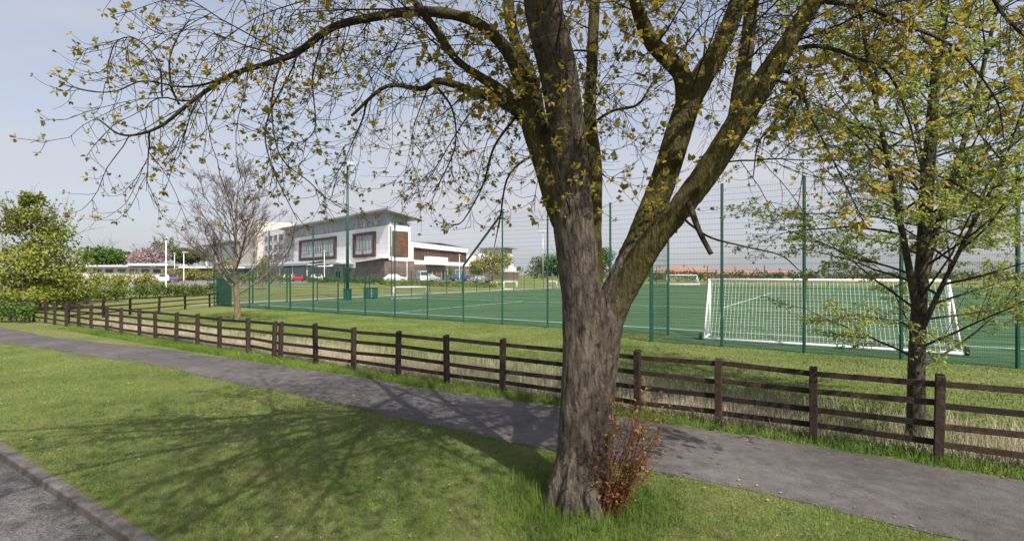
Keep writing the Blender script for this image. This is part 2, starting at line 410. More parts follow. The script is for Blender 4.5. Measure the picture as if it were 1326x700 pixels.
# ------------------------------------------------------------------ sports pitch
PU0, PU1, PV0, PV1 = -30.0, 41.4, 20.9, 127.5
def tri_uv(mb, pts, z):
    mb.face([(*uv(*p), z) for p in pts])
mb = MB(); tri_uv(mb, [(PU1, PV0), (PU1, PV1), (PU0, PV1), (PU0, PV0)][::-1], .008)
tri_uv(mb, [(5.6, 18.55), (5.6, PV0), (-8.9, PV0), (-8.9, 18.55)][::-1], .008)
mb.build('sports_pitch', M['turf'])['kind'] = 'structure'
mb = MB()
def pline(p, q, w=.1):
    p, q = np.array(p, float), np.array(q, float); d = (q-p)/np.linalg.norm(q-p); n = np.array([-d[1], d[0]])*w/2
    f = [tuple(p-n), tuple(q-n), tuple(q+n), tuple(p+n)]
    pts = [Vector((*uv(*c), .012)) for c in f]
    if (pts[1]-pts[0]).cross(pts[2]-pts[0]).z < 0: pts.reverse()
    mb.face(pts)
for v in (23.3, 39.5, 75.0, 124.0): pline((39.5, v), (-28, v), .14 if v < 70 else .2)
pline((24.2, 23.37), (24.2, 39.43), .13); pline((7.0, 39.57), (7.0, 74.9), .14)
pline((39.5, 23.37), (39.5, 39.43)); pline((39.5, 39.57), (39.5, 74.9)); pline((-28, 23.37), (-28, 39.43)); pline((39.5, 75.1), (39.5, 123.9), .16)
mb.build('pitch_marking', M['line'])['kind'] = 'structure'

# ------------------------------------------------------------------ green mesh fence round the pitch
pf = thing('pitch_fence', (*uv(5.7, 18.45), 0), 'tall green steel mesh fence with slim posts round the artificial pitch', 'fence')
pf0 = Vector(pf.location)
def gp(u, v, z=0): x, y = uv(u, v); return Vector((x, y, z))-pf0
def post(u, v, h, w=.07):
    b = MB(); p = gp(u, v)
    b.box(p.x-w/2, p.x+w/2, p.y-w/2, p.y+w/2, -.1, h, None)
    b.box(p.x-w/2-.004, p.x+w/2+.004, p.y-w/2-.004, p.y+w/2+.004, h, h+.02)
    return b.build('post', M['green'], pf)
def panel(p, q, h, dv=.05, dh=.2, w=.0035, z0=.04, dense_to=0):
    b = MB(); (u0, v0), (u1, v1) = p, q; L = math.hypot(u1-u0, v1-v0)
    n = int(L/dv)
    for i in range(n+1):
        t = i/n; a = gp(u0+(u1-u0)*t, v0+(v1-v0)*t)
        b.tube([a+Vector((0, 0, z0)), a+Vector((0, 0, h))], w*.5, 3, False)
    z = z0
    while z <= h+.001:
        zz = min(z, h)
        b.tube([gp(u0, v0, zz), gp(u1, v1, zz)], w*1.35, 3, False)
        z += dh if z > dense_to else dh*.5
    return b.build('mesh_panel', M['wire'], pf)
VF = 20.7; HT = 5.6; HS = 2.95
# right: storage bay pushed out toward the verge
bay = [(5.7-2.45*i, 18.45) for i in range(7)]
for i, (u, v) in enumerate(bay):
    post(u, v, HT, .11 if i == 0 else .07)
    if i: panel(bay[i-1], bay[i], HT, dense_to=1.2)
post(5.7, VF, HT); post(bay[-1][0], VF, HT, .1)
panel((5.7, VF), bay[0], HT); panel(bay[-1], (bay[-1][0], VF), HT)
u = bay[-1][0]
for k in range(2):
    panel((u, VF), (u-2.5, VF), HT); u -= 2.5; post(u, VF, HT, .075)
# straight run left of the bay: tall as far as the raking bar, then lower
lu = [5.7, 8.2, 11.3, 13.85, 16.3]
for i, u in enumerate(lu):
    if i: panel((lu[i-1], VF), (u, VF), HT if i < 4 else HS, dense_to=1.2)
    if i: post(u, VF, HT if i < 4 else HS, .075)
b = MB(); b.beam(gp(13.85, VF, HT-.05), gp(16.3, VF, HS), .07, .09); b.build('raking_bar', M['green'], pf)
u = 16.3; k = 0; tall = {2, 5, 7, 10}; tops = [gp(13.85, VF, HT)]
while u < 41:
    k += 1; u2 = u+2.5
    panel((u, VF), (u2, VF), HS, .05, .2, .0062, dense_to=1.2); u = u2
    post(u, VF, HT if k in tall or u > 40.5 else HS, .07)
    if k in tall or u > 40.5: tops.append(gp(u, VF, HT))
UE = u
# ball-stop net: cords strung between the tall posts
b = MB()
for a, c in zip(tops[:-1], tops[1:]):
    for zz in np.arange(HS+.2, HT+.01, .3):
        d = zz-HT; b.tube([a+Vector((0, 0, d)), c+Vector((0, 0, d))], .0035, 3, False)
b.build('ball_stop_net', M['wire'], pf)
# end and far sides
v = VF; k = 0
while v < 126:
    panel((UE, v), (UE, v+3.15), HS, .12, .25, .005); v += 3.15; k += 1
    post(UE, v, HS if k % 6 else HT, .08)
VE = v
u = UE
for k in range(23):
    panel((u, VE), (u-3.1, VE), HS, .2, .3, .008); u -= 3.1
    post(u, VE, HS if k % 4 else 4.6, .13 if k % 4 == 0 else .08)
# dark green screens tied to the mesh at the left corner and along the end
for (a, c) in (((UE-.2, VF+.08), (UE-2.3, VF+.08)),):
    b = MB(); A_, C_ = gp(*a), gp(*c)
    for k in range(30):
        t = (k+.5)/30; q = A_.lerp(C_, t); e = (C_-A_).normalized()*.024
        b.beam(q-e+Vector((0, 0, 1.15)), q+e+Vector((0, 0, 1.15)), .01, 2.1)
    for z in (.12, 1.15, 2.19): b.beam(A_+Vector((0, 0, z)), C_+Vector((0, 0, z)), .016, .03)
    b.build('screen', M['screen'], pf)

# ------------------------------------------------------------------ goals
def goal(loc, rz, L, H, depth, r, label, grp=None, cell=.13, wheel=False, nw=.003, m=None, topd=0.0):
    """local x along the mouth (centred), local -y is the back"""
    g = thing('football_goal', loc, label, 'goal', grp, rz)
    for sx in (-1, 1):
        b = MB(); b.tube([(sx*L/2, 0, 0), (sx*L/2, 0, H+r*.6)], r, 10); b.build('upright', M['white'], g, True)
        b = MB(); b.tube([(sx*L/2, -topd, H), (sx*L/2, -depth, r)], r*.6, 8); b.build('side_stay', M['white'], g, True)
        b = MB(); b.tube([(sx*L/2, -r, r*.9), (sx*L/2, -depth, r*.9)], r*.9, 8); b.build('ground_bar', M['white'], g, True)
    b = MB(); b.tube([(-L/2, 0, H), (L/2, 0, H)], r, 10); b.build('crossbar', M['white'], g, True)
    b = MB(); b.tube([(-L/2, -depth, r*.9), (L/2, -depth, r*.9)], r*1.1, 8); b.build('back_bar', M['white'], g, True)
    b = MB(); nx = int(L/cell); q = math.hypot(depth-topd, H); nz = int(q/cell)
    for i in range(nx+1):
        x = -L/2+L*i/nx
        pts = [(x, -topd-(depth-topd)*t, H-(H-r)*t-.10*math.sin(math.pi*t)) for t in (0, .25, .5, .75, 1)]
        b.tube(pts, nw, 3, False)
    for j in range(nz+1):
        t = j/nz; z = H-(H-r)*t-.10*math.sin(math.pi*t)
        b.tube([(-L/2, -topd-(depth-topd)*t, z), (L/2, -topd-(depth-topd)*t, z)], nw, 3, False)
    for sx in (-1, 1):
        for j in range(nz):
            z = H*(1-j/nz); yb = -topd-(depth-topd)*(j/nz)
            b.tube([(sx*L/2, 0, z), (sx*L/2, yb, z)], nw, 3, False)
        for j in range(1, int(depth/cell)+1):
            y = -j*cell; z = H if -y < topd else H*(1-(-y-topd)/(depth-topd)) if depth > topd else H
            b.tube([(sx*L/2, y, r), (sx*L/2, y, max(z, r))], nw, 3, False)
    b.build('net', M['net'], g)
    if wheel:
        for sx in (-1, 1):
            b = MB(); b.tube([(sx*(L/2+.1), -depth+.1, .14), (sx*(L/2+.18), -depth+.1, .14)], .14, 14); b.build('wheel', M['dark'], g)
    return g
ang = math.atan2(-D[1], -D[0])            # mouth parallel to the road side
goal((11.31, 18.59, .01), R(-29), 7.5, 2.27, 1.5, .055, 'large white football goal with open netting in the fenced bay beside the big tree trunk', None, .125, True, .0034)
gs = spot(532, 50.5); goal((gs.x, gs.y, .01), R(212), 3.5, 1.22, 1.0, .06, 'small white five a side goal nearest the school, left of the raking fence bar', 'small goals along the end of the pitch', .2)
gs = spot(661, 82); goal((gs.x, gs.y, .01), R(212), 2.5, 1.3, 1.3, .07, 'small white goal in front of the bronze leafed tree, beyond the raking fence bar', 'small goals along the end of the pitch', .25)
gs = spot(715, 92); goal((gs.x, gs.y, .01), R(212), 2.1, 1.2, 1.0, .07, 'tiny white goal just left of the big tree trunk, farthest of the small ones', 'small goals along the end of the pitch', .25)
gs = spot(883, 122); goal((gs.x, gs.y, .01), R(2), 7.4, 2.3, 1.6, .09, 'distant white full size goal at the far end below the red roofs', None, .3, False, .006)

# ------------------------------------------------------------------ post and rail fences
def rail_fence(label, pts, heights=(1.0, .73, .46, .2), ph=1.13, span=2, side=.085, pw=.106):
    f = thing('timber_fence', (pts[0][0], pts[0][1], 0), label, 'fence'); o0 = Vector(f.location)
    P = [Vector((p[0], p[1], 0))-o0 for p in pts]
    n = len(P)
    for i, p in enumerate(P):
        a = P[max(0, i-1)]; c = P[min(n-1, i+1)]; d = (c-a).normalized(); q = Vector((-d.y, d.x, 0))
        h = ph+random.uniform(-.03, .03); w = pw/2
        lean = Vector((random.uniform(-.03, .03), random.uniform(-.03, .03), 0))
        b = MB()
        lo = [p-d*w-q*w, p+d*w-q*w, p+d*w+q*w, p-d*w+q*w]
        b.hexa([v+Vector((0, 0, -.25)) for v in lo]+[v+lean+Vector((0, 0, h-(.03 if j > 1 else 0))) for j, v in enumerate(lo)])
        b.build('post', M['wood'], f, bevel=.008)
    i = 0
    while i < n-1:
        j = min(n-1, i+span)
        for k, hz in enumerate(heights):
            b = MB()
            offs = random.uniform(-.012, .012)
            def pt(m_, last):
                a = P[max(0, m_-1)]; c = P[min(n-1, m_+1)]; d = (c-a).normalized(); q = Vector((-d.y, d.x, 0))
                e = random.uniform(-.02, .02)
                return P[m_]-q*side*SGN + Vector((0, 0, hz+e+offs)) + d*(last*.0)
            SGN = 1
            pp = [pt(m_, 0) for m_ in range(i, j+1)]
            dd = (pp[-1]-pp[0]).normalized(); pp[0] = pp[0]+dd*.003; pp[-1] = pp[-1]-dd*.003
            for a, c in zip(pp[:-1], pp[1:]): b.beam(a, c, .04, .08)
            b.build('rail', M['wood'], f)
        i = j
    return f
us_ = [-6.9+1.43*i for i in range(0, 5)] + [.26, 1.61, 2.97, 4.4, 5.9, 7.43, 9.0, 10.57, 12.2, 13.8, 14.12, 15.6, 17.2]
while us_[-1] < 49: us_.append(us_[-1]+random.uniform(1.5, 1.65))
us_ = sorted(u for u in us_ if u > -7)
rail_fence('dark brown four rail timber fence running along the footpath', [uv(u, 8.83+.03*math.sin(u*1.7)) for u in us_])
back = [(-23.5, 26.6), (-23.5, 28.9), (-23.6, 31.0), (-23.5, 33.4), (-23.3, 35.8), (-23.0, 38.2), (-23.4, 40.6)]
rail_fence('three rail brown timber fence crossing the field from the path to the pitch corner', back, (1.0, .66, .32), 1.1, 2)

# ------------------------------------------------------------------ trees
TW, LF = [], []
def frame(d):
    a = d.orthogonal().normalized(); return a, d.cross(a)
def rdir(d, ang):
    a, b = frame(d); t = random.uniform(0, 2*math.pi)
    return (d*math.cos(ang)+(a*math.cos(t)+b*math.sin(t))*math.sin(ang)).normalized()
class Leaves:
    def __init__(s): s.q = []
    def leaf(s, p, d, up, L, Wd):
        side = d.cross(up)
        if side.length < 1e-3: side = d.orthogonal()
        side.normalize(); m_ = p+d*L*.5
        fold = up*L*.12
        s.q += [p, m_+side*Wd*.5+fold, p+d*L, m_-side*Wd*.5+fold]
    def cluster(s, p, d, n, L, spread=1.0):
        for i in range(n):
            dd = rdir(d, random.uniform(.3, 1.5)*spread); up = rdir(Vector((0, 0, 1)), random.uniform(0, .9))
            s.leaf(p+dd*L*.15, dd, up, L*random.uniform(.6, 1.15), L*random.uniform(.45, .75))
    def build(s, name, m, parent):
        if not s.q: return None
        v = np.array([tuple(x) for x in s.q], dtype=np.float32)
        o = tri_mesh(name, v, 4, m, parent); return o
def grow(p, d, L, r0, r1, seg, wob, grav, curl=0, ok=None):
    pts, rad = [p.copy()], [r0]; d = d.normalized(); st = L/seg
    for i in range(seg):
        t = (i+1)/seg
        d = d+Vector((random.gauss(0, wob), random.gauss(0, wob), random.gauss(0, wob)))
        d.z += grav*st*(1 if t < .7 or not curl else -curl)
        d.normalize(); p = p+d*st
        if ok and not ok(p): break
        pts.append(p.copy()); rad.append(r0+(r1-r0)*t)
    return pts, rad
def along(pts, t):
    k = (len(pts)-1)*t; i = min(int(k), len(pts)-2); f = k-i
    return pts[i].lerp(pts[i+1], f), (pts[i+1]-pts[i]).normalized()

# ---- the big maple on the verge
T0 = Vector((.70, 5.5, 0))
big = thing('maple_tree', T0, 'big forked tree on the verge with mossy limbs and sparse yellow young leaves', 'tree')
def catmull(P, k=6):
    P = [P[0]+(P[0]-P[1])]+P+[P[-1]+(P[-1]-P[-2])]; out = []
    for i in range(1, len(P)-2):
        for j in range(k):
            t = j/k; a, b, c, d = P[i-1], P[i], P[i+1], P[i+2]
            out.append(.5*((2*b)+(c-a)*t+(2*a-5*b+4*c-d)*t*t+(3*b-a-3*c+d)*t**3))
    out.append(P[-2]); return out
def limb(ctrl, k=1.0):       # (px, py, depth, width px)
    pts = [W(a, b, c)-T0 for a, b, c, w in ctrl]; rad = [w/2/F*c*k for a, b, c, w in ctrl]
    P = catmull(pts, 6); Rr = []
    for i in range(len(ctrl)-1):
        for j in range(6): t = j/6; Rr.append(rad[i]*(1-t)+rad[i+1]*t)
    Rr.append(rad[-1]); return P, Rr
LIMBS = {
 'stem':  [(748, 700, 5.5, 92), (748, 640, 5.5, 72), (750, 590, 5.5, 60), (752, 520, 5.5, 54), (754, 450, 5.5, 52), (752, 380, 5.5, 52), (744, 300, 5.45, 55), (737, 200, 5.35, 51), (724, 100, 5.1, 51), (702, 0, 4.75, 50), (690, -100, 4.5, 42), (690, -220, 4.4, 30)],
 'trunk': [(766, 690, 5.5, 62), (769, 620, 5.5, 44), (772, 560, 5.5, 42), (778, 480, 5.5, 42), (788, 410, 5.5, 44), (812, 350, 5.5, 38), (832, 308, 5.5, 18)],
 'R1': [(764, 520, 5.52, 14), (776, 445, 5.52, 30), (788, 405, 5.52, 38), (809, 352, 5.55, 40), (829, 309, 5.6, 40), (862, 226, 5.7, 39), (887, 145, 5.8, 37), (910, 98, 5.9, 34), (932, 62, 6.0, 28), (957, 0, 6.1, 24), (985, -90, 6.2, 18), (1000, -200, 6.3, 12)],
 'R1b': [(886, 142, 5.8, 26), (884, 100, 5.75, 28), (866, 76, 5.65, 26), (845, 56, 5.55, 23), (830, 25, 5.5, 20), (822, 0, 5.4, 18), (806, -90, 5.2, 14), (800, -190, 5.1, 9)],
 'R2': [(768, 520, 5.52, 14), (780, 445, 5.5, 30), (796, 402, 5.45, 38), (818, 356, 5.4, 40), (845, 312, 5.3, 38), (878, 272, 5.2, 37), (920, 216, 5.1, 38), (971, 134, 5.0, 35), (1013, 67, 4.9, 30), (1055, 0, 4.8, 26), (1110, -90, 4.8, 20), (1160, -190, 4.9, 13)],
 'R2b': [(950, 172, 5.03, 22), (957, 123, 5.1, 22), (966, 67, 5.2, 21), (974, 0, 5.3, 20), (985, -110, 5.4, 14), (990, -200, 5.5, 9)],
 'S2': [(768, 390, 5.6, 30), (769, 290, 5.7, 24), (770, 216, 5.8, 22), (764, 154, 5.85, 19), (767, 77, 5.9, 17), (770, 0, 6.0, 16), (778, -110, 6.2, 12), (782, -200, 6.3, 8)],
 'L': [(747, 330, 5.5, 30), (724, 275, 5.5, 34), (706, 215, 5.45, 35), (690, 165, 5.4, 34), (680, 115, 5.35, 27), (660, 70, 5.3, 21), (627, 36, 5.25, 17), (590, 20, 5.25, 16), (540, 15, 5.25, 15), (485, 22, 5.25, 13), (430, 36, 5.3, 11), (385, 68, 5.3, 9.5), (345, 83, 5.3, 8), (300, 97, 5.3, 7), (250, 130, 5.3, 5.5), (205, 165, 5.3, 4.5), (160, 175, 5.3, 3), (128, 155, 5.3, 2)],
 'Lb': [(694, 178, 5.45, 24), (672, 146, 5.6, 20), (640, 127, 5.7, 16), (610, 118, 5.8, 13), (570, 105, 5.9, 11), (545, 115, 6.0, 8), (500, 112, 6.1, 6), (455, 150, 6.2, 4)],
 'Lc': [(684, 150, 5.45, 22), (655, 122, 5.2, 17), (622, 100, 5.1, 14), (591, 77, 5.0, 13), (565, 40, 4.9, 12), (535, 0, 4.8, 10), (480, -70, 4.8, 8), (420, -130, 4.8, 6)],
 'Ld': [(704, 190, 5.4, 22), (690, 110, 5.7, 20), (664, 40, 6.0, 18), (655, -30, 6.3, 15), (640, -130, 6.6, 10)],
}
PL = {k: limb(c, {'stem': .97, 'trunk': 1.0}.get(k, .87)) for k, c in LIMBS.items()}
mb = MB()
for k, (P, Rr) in PL.items(): 
    if k in ('L', 'Lb', 'Lc'): 
        n = 46 if k == 'L' else 24; mb.tube(P[:n], Rr[:n], 16)
    else: mb.tube(P, Rr, 18)
# root flare
for a in np.arange(0, 6.28, .78):
    q = Vector((math.cos(a+.3), math.sin(a+.3), 0)); c0 = P0 = Vector((.06, 0, 0))
    mb.tube([c0+q*.12+Vector((0, 0, .55)), c0+q*.27+Vector((0, 0, .2)), c0+q*.36+Vector((0, 0, .02)), c0+q*.44+Vector((0, 0, -.12))], [.14, .11, .08, .05], 8)
# pruning knots
for (px, py, Y, r) in ((741, 228, 5.13, .05), (750, 190, 5.1, .045), (880, 205, 5.45, .05), (905, 245, 4.92, .03)):
    p = W(px, py, Y)-T0; mb.tube([p+Vector((0, .1, -.03)), p+Vector((0, .03, 0)), p+Vector((0, -.02, .0))], [r*1.2, r*.95, r*.5], 10)
tmp = mb.build('tmp', M['bark'])
md = tmp.modifiers.new('r', 'REMESH'); md.mode = 'VOXEL'; md.voxel_size = .013
md = tmp.modifiers.new('s', 'SMOOTH'); md.iterations = 5; md.factor = .6
dg = bpy.context.evaluated_depsgraph_get(); me = bpy.data.meshes.new_from_object(tmp.evaluated_get(dg))
bpy.data.objects.remove(tmp)
co = np.empty(len(me.vertices)*3, np.float32); me.vertices.foreach_get('co', co); co = co.reshape(-1, 3)
nr = np.empty(len(me.vertices)*3, np.float32); me.vertices.foreach_get('normal', nr); nr = nr.reshape(-1, 3)
# which limb each point of bark belongs to (mossy limbs, grey trunk), and ridged relief of the bark itself
best = np.full(len(co), 1e9); moss = np.zeros(len(co), np.float32)
for k, (P, Rr) in PL.items():
    A = np.array([tuple(p) for p in P]); 
    for p, r in zip(A, Rr):
        dd = np.linalg.norm(co-p, axis=1)-r
        m_ = 0.0 if k in ('stem', 'trunk') else 1.0
        h = dd < best; best[h] = dd[h]; moss[h] = m_
moss = moss*ss(co[:, 2], 1.6, 2.6).astype(np.float32) + .0
for _ in range(1): pass
disp = np.array([mnoise.fractal(Vector((c[0]*24, c[1]*24, c[2]*3.0)), .7, 2.1, 4)*.8-.9*abs(mnoise.noise(Vector((c[0]*15+7, c[1]*15, c[2]*2.0)))) for c in co.tolist()])
big_ = np.array([mnoise.noise(Vector((c[0]*3, c[1]*3, c[2]*1.1))) for c in co.tolist()])
fade = .35+.65*(1-ss(co[:, 2], 2.2, 4.5))
co2 = co+nr*(disp*.013*fade+big_*.011)[:, None]
me.vertices.foreach_set('co', co2.astype(np.float32).ravel())
at = me.attributes.new('moss', 'FLOAT', 'POINT'); at.data.foreach_set('value', moss.astype(np.float32))
me.polygons.foreach_set('use_smooth', [True]*len(me.polygons)); me.materials.clear(); me.materials.append(M['bark']); me.update()
tr = bpy.data.objects.new('trunk', me); COL.objects.link(tr); tr.parent = big

br = MB(); lv = Leaves()
def ok_big(p):        # kept pruned clear of the road side: nothing hangs low over the carriageway
    y = p.y+T0.y; z = p.z; x = p.x+T0.x
    if y < 3.4 and z < 3.2+.62*max(y, 0): return False
    if z < 3.0: return False
    if z < 3.4+.64*max(y, 0) and (x < -4.75 or (x < -.8*y and y < 4.6)): return False
    if x < -6.5: return False
    return True
LPK = {'L': .62, 'Lb': .5, 'Lc': .5, 'R2': .42, 'R2b': .34}
def twig(p, d, L, r, lvl=2):
    pts, rad = grow(p, d, L, r, .002, 8, .12, -.95, 2.4, ok_big)
    if len(pts) < 3: return
    br.tube(pts, rad, 4, False)
    n = max(2, int(L*7.0))
    for i in range(n):
        t = random.uniform(.15, 1); q, dd = along(pts, t)
        d2 = rdir(dd, random.uniform(.5, 1.2)); l2 = random.uniform(.08, .36)
        pp, rr = grow(q, d2, l2, .0032, .0016, 4, .15, -.7, 3.5, ok_big)
        if len(pp) < 3: continue
        br.tube(pp, rr, 3, False)
        if random.random() < LEAFP: lv.cluster(pp[-1], (pp[-1]-pp[-2]).normalized(), random.randint(5, 9), LSC*random.uniform(.027, .052))
        if random.random() < .3*LEAFP: lv.cluster(pp[len(pp)//2], Vector((0, 0, 1)), 3, .035)
    if random.random() < LEAFP+.25: lv.cluster(pts[-1], (pts[-1]-pts[-2]).normalized(), 7, .06*LSC)
def bough(p, d, L, r):
    pts, rad = grow(p, d, L, r, r*.25, 10, .1, -.16, 0, ok_big)
    if len(pts) < 3: return
    br.tube(pts, rad, 6, False)
    n = int(L*6.5)
    for i in range(n):
        t = random.uniform(.12, 1); q, dd = along(pts, t)
        d2 = rdir(dd, random.uniform(.5, 1.15)); d2.z -= .1
        twig(q, d2, random.uniform(.45, 1.7), max(.004, r*.3))
LEAFP = .62; LSC = 1.0
cen = Vector((.3, 0, 3.0))
for k, (P, Rr) in PL.items():
    if k == 'trunk': continue
    tot = sum((b-a).length for a, b in zip(P[:-1], P[1:]))
    start = {'stem': .55, 'R1': .52, 'R2': .5, 'S2': .45, 'L': .32}.get(k, .25)
    LEAFP = LPK.get(k, .26)
    n = int(tot*(1-start)*{'L': 1.25, 'stem': 3.4}.get(k, 3.8))
    for i in range(n):
        t = start+(1-start)*(i+random.random())/n; q, dd = along(P, t)
        out = (q-cen); out.z = 0; out.normalize()
        d2 = (rdir(dd, random.uniform(.7, 1.25))+out*.45+Vector((0, 0, .1))).normalized()
        bough(q, d2, random.uniform(.7, 1.9), random.uniform(.007, .014))
LEAFP = .3
# the crown above: limb ends fork on upward and outward
for k in ('stem', 'R1', 'R1b', 'R2', 'R2b', 'S2', 'Lc', 'Ld'):
    P, Rr = PL[k]; q = P[-1]; dd = (P[-1]-P[-3]).normalized()
    for j in range(2):
        d2 = rdir(dd, random.uniform(.3, .75)); d2.z = abs(d2.z)*.8
        pts, rad = grow(q, d2, random.uniform(2.2, 3.6), Rr[-1]*.9, .012, 10, .1, -.05)
        br.tube(pts, rad, 6, False)
        for i in range(5):
            t = random.uniform(.2, 1); q2, d3 = along(pts, t)
            bough(q2, rdir(d3, random.uniform(.6, 1.1)), random.uniform(1, 2.0), .013)
LEAFP = .22
# boughs reaching toward the road overhead, well above the carriageway
for k, t in (('stem', .93), ('stem', .86), ('stem', 1.0), ('Lc', .8), ('R2', .85), ('R2', .95), ('Lc', 1.0), ('stem', .97), ('R2', 1.0), ('Lc', .9), ('stem', .9)):
    P, Rr = PL[k]; q, dd = along(P, min(t, .999))
    for j in range(3):
        d2 = Vector((random.uniform(-1.9, .9), -1, random.uniform(.2, .6))).normalized()
        pts, rad = grow(q, d2, random.uniform(3.0, 6.5), .05, .012, 12, .08, -.03, 0, ok_big)
        if len(pts) < 4: continue
        br.tube(pts, rad, 7, False)
        for i in range(5):
            q2, d3 = along(pts, random.uniform(.45, 1)); bough(q2, rdir(d3, random.uniform(.6, 1.1)), random.uniform(.8, 1.8), .012)
LEAFP = .6
# long arching shoots at the left end of the lowest limb
P, Rr = PL['L']
br.tube(P[44:], Rr[44:], 8, False)
for k in ('Lb', 'Lc'):
    PP, RR = PL[k]; br.tube(PP[22:], RR[22:], 8, False)
for ctrl in ([(292, 100, 5.3, 6), (262, 110, 5.3, 5), (230, 112, 5.3, 4), (185, 105, 5.3, 3.5), (150, 118, 5.3, 3), (115, 118, 5.3, 2.5), (78, 108, 5.3, 2)],
             [(232, 135, 5.3, 6), (222, 112, 5.3, 5), (220, 75, 5.3, 4), (232, 45, 5.3, 3), (246, 25, 5.3, 2)],
             [(210, 125, 5.3, 4), (205, 80, 5.3, 3.5), (175, 50, 5.3, 3), (150, 55, 5.3, 2.5), (140, 85, 5.3, 2), (139, 105, 5.3, 1.6)],
             [(265, 115, 5.3, 4), (250, 140, 5.3, 3), (236, 185, 5.3, 2)], [(385, 68, 5.3, 5), (378, 90, 5.3, 4), (345, 160, 5.25, 3.5), (352, 215, 5.2, 3), (385, 285, 5.2, 2)],
             [(420, 45, 5.3, 5), (405, 100, 5.1, 4), (408, 165, 5.0, 3), (385, 185, 5.0, 2), (350, 180, 5.0, 2)],
             [(365, 77, 5.3, 5), (352, 130, 5.2, 4), (362, 200, 5.1, 3), (400, 235, 5.1, 2.5), (425, 258, 5.1, 2), (432, 245, 5.1, 1.6)],
             [(560, 106, 5.9, 7), (585, 140, 5.8, 5), (590, 185, 5.7, 4), (575, 225, 5.6, 3), (560, 250, 5.6, 2.2)],
             [(672, 146, 5.5, 8), (640, 190, 5.7, 6), (625, 240, 5.8, 4.5), (600, 285, 5.8, 3), (585, 292, 5.8, 2)],
             [(706, 190, 5.4, 6), (660, 225, 5.6, 5), (648, 280, 5.7, 3.5), (640, 320, 5.7, 2)],
             [(762, 172, 5.8, 9), (775, 155, 5.6, 8), (795, 143, 5.5, 7), (825, 136, 5.4, 6), (842, 112, 5.3, 5), (858, 85, 5.3, 4)],
             [(875, 275, 5.1, 6), (915, 305, 5.0, 5), (960, 318, 5.0, 4), (1010, 330, 5.0, 3.5), (1035, 350, 5.0, 2)],
             [(1013, 67, 4.9, 12), (1060, 60, 4.8, 10), (1110, 75, 4.7, 8), (1150, 95, 4.7, 6.5), (1175, 150, 4.7, 5), (1190, 210, 4.7, 3)],
             [(1000, 90, 4.95, 9), (1030, 100, 4.8, 7), (1050, 150, 4.7, 5), (1085, 220, 4.7, 4), (1120, 290, 4.7, 2.5)],
             [(985, 112, 4.95, 8), (1010, 105, 4.8, 6), (1030, 125, 4.7, 5), (985, 180, 4.7, 4), (975, 230, 4.7, 2.5)],
             [(1055, 0, 4.8, 14), (1120, 10, 4.6, 10), (1180, 35, 4.5, 8), (1240, 65, 4.5, 6), (1290, 130, 4.5, 4), (1300, 180, 4.5, 2.5)],
             [(1110, -90, 4.8, 14), (1200, -60, 4.5, 11), (1270, -20, 4.4, 9), (1300, 20, 4.4, 7), (1340, 60, 4.4, 5)],
             [(892, 262, 5.0, 9), (905, 298, 4.95, 7), (921, 329, 4.9, 6)]):
    P, Rr = limb(ctrl); hang = ctrl[0][0] < 800 or ctrl[-1][1] > ctrl[0][1]+60
    if hang and ctrl[0][0] != 892: Rr = [r*.55 for r in Rr]
    br.tube(P, Rr, 6, True)
    dead = ctrl[0][0] == 892
    if dead: continue
    tot = sum((b-a).length for a, b in zip(P[:-1], P[1:])); LSC = 1.0 if ctrl[0][0] < 800 else 1.45
    for i in range(int(tot*(11 if ctrl[0][0] < 800 else 17))):
        q, dd = along(P, random.uniform(.12, 1)); twig(q, rdir(dd, random.uniform(.4, 1.2)), random.uniform(.12, .5), .004)
# short leafy sprigs straight from the old limbs
LEAFP = .95; LSC = 1.4
for k, lo, hi, n in (('stem', .55, .8, 26), ('R1b', .2, .75, 40), ('R1', .36, .52, 14), ('R1', .56, .85, 16), ('R2', .36, .5, 12), ('L', .12, .34, 26), ('Ld', .1, .6, 24), ('S2', .2, .8, 16), ('Lc', .1, .5, 20), ('Lb', .1, .5, 14)):
    P, Rr = PL[k]
    for i in range(n):
        t = random.uniform(lo, hi); q, dd = along(P, t); d2 = rdir(dd, random.uniform(.9, 1.6)); r = Rr[int(t*(len(Rr)-1))]
        twig(q+d2*r*.8, d2, random.uniform(.08, .3), .003)
LEAFP = .6; LSC = 1.1
# more twigs hanging from the outer half of the long left limb
P, Rr = PL['L']
for i in range(16):
    q, dd = along(P, random.uniform(.5, 1)); d2 = rdir(dd, random.uniform(.5, 1.3)); d2.z -= .35
    twig(q, d2, random.uniform(.4, 1.5), .0055)
print('maple', len(br.f), len(lv.q)//4)
br.build('branch', M['twig'], big, True)
lv.build('crown', M['mleaf'], big)

# ---- red suckers at the foot of the maple
su = thing('sucker_shrub', T0+Vector((.3, -.28, 0)), 'clump of rusty red leafed shoots at the foot of the big tree', 'shrub')
b = MB(); l2 = Leaves()
for i in range(34):
    a = random.uniform(-.9, 1.25); tilt = min(.8, abs(random.gauss(.0, .42)))
    d = Vector((math.sin(a)*math.sin(tilt)+.12+.35*random.random()*tilt, -.25*math.cos(a)*tilt-.1, math.cos(tilt)))
    p = Vector((random.uniform(-.14, .12), random.uniform(-.08, .06), -.02))
    L = random.uniform(.6, 1.6)*(1-.25*tilt)
    pts, rad = grow(p, d, L, .007, .0025, 8, .06, .0)
    b.tube(pts, rad, 5, False)
    for j in range(int(L*15)):
        q, dd = along(pts, random.uniform(.12, 1)); pp, rr = grow(q, rdir(dd, random.uniform(.5, 1.1)), random.uniform(.04, .16), .0025, .0015, 3, .1, .0)
        b.tube(pp, rr, 3, False); l2.cluster(pp[-1], dd, random.randint(2, 4), random.uniform(.025, .05))
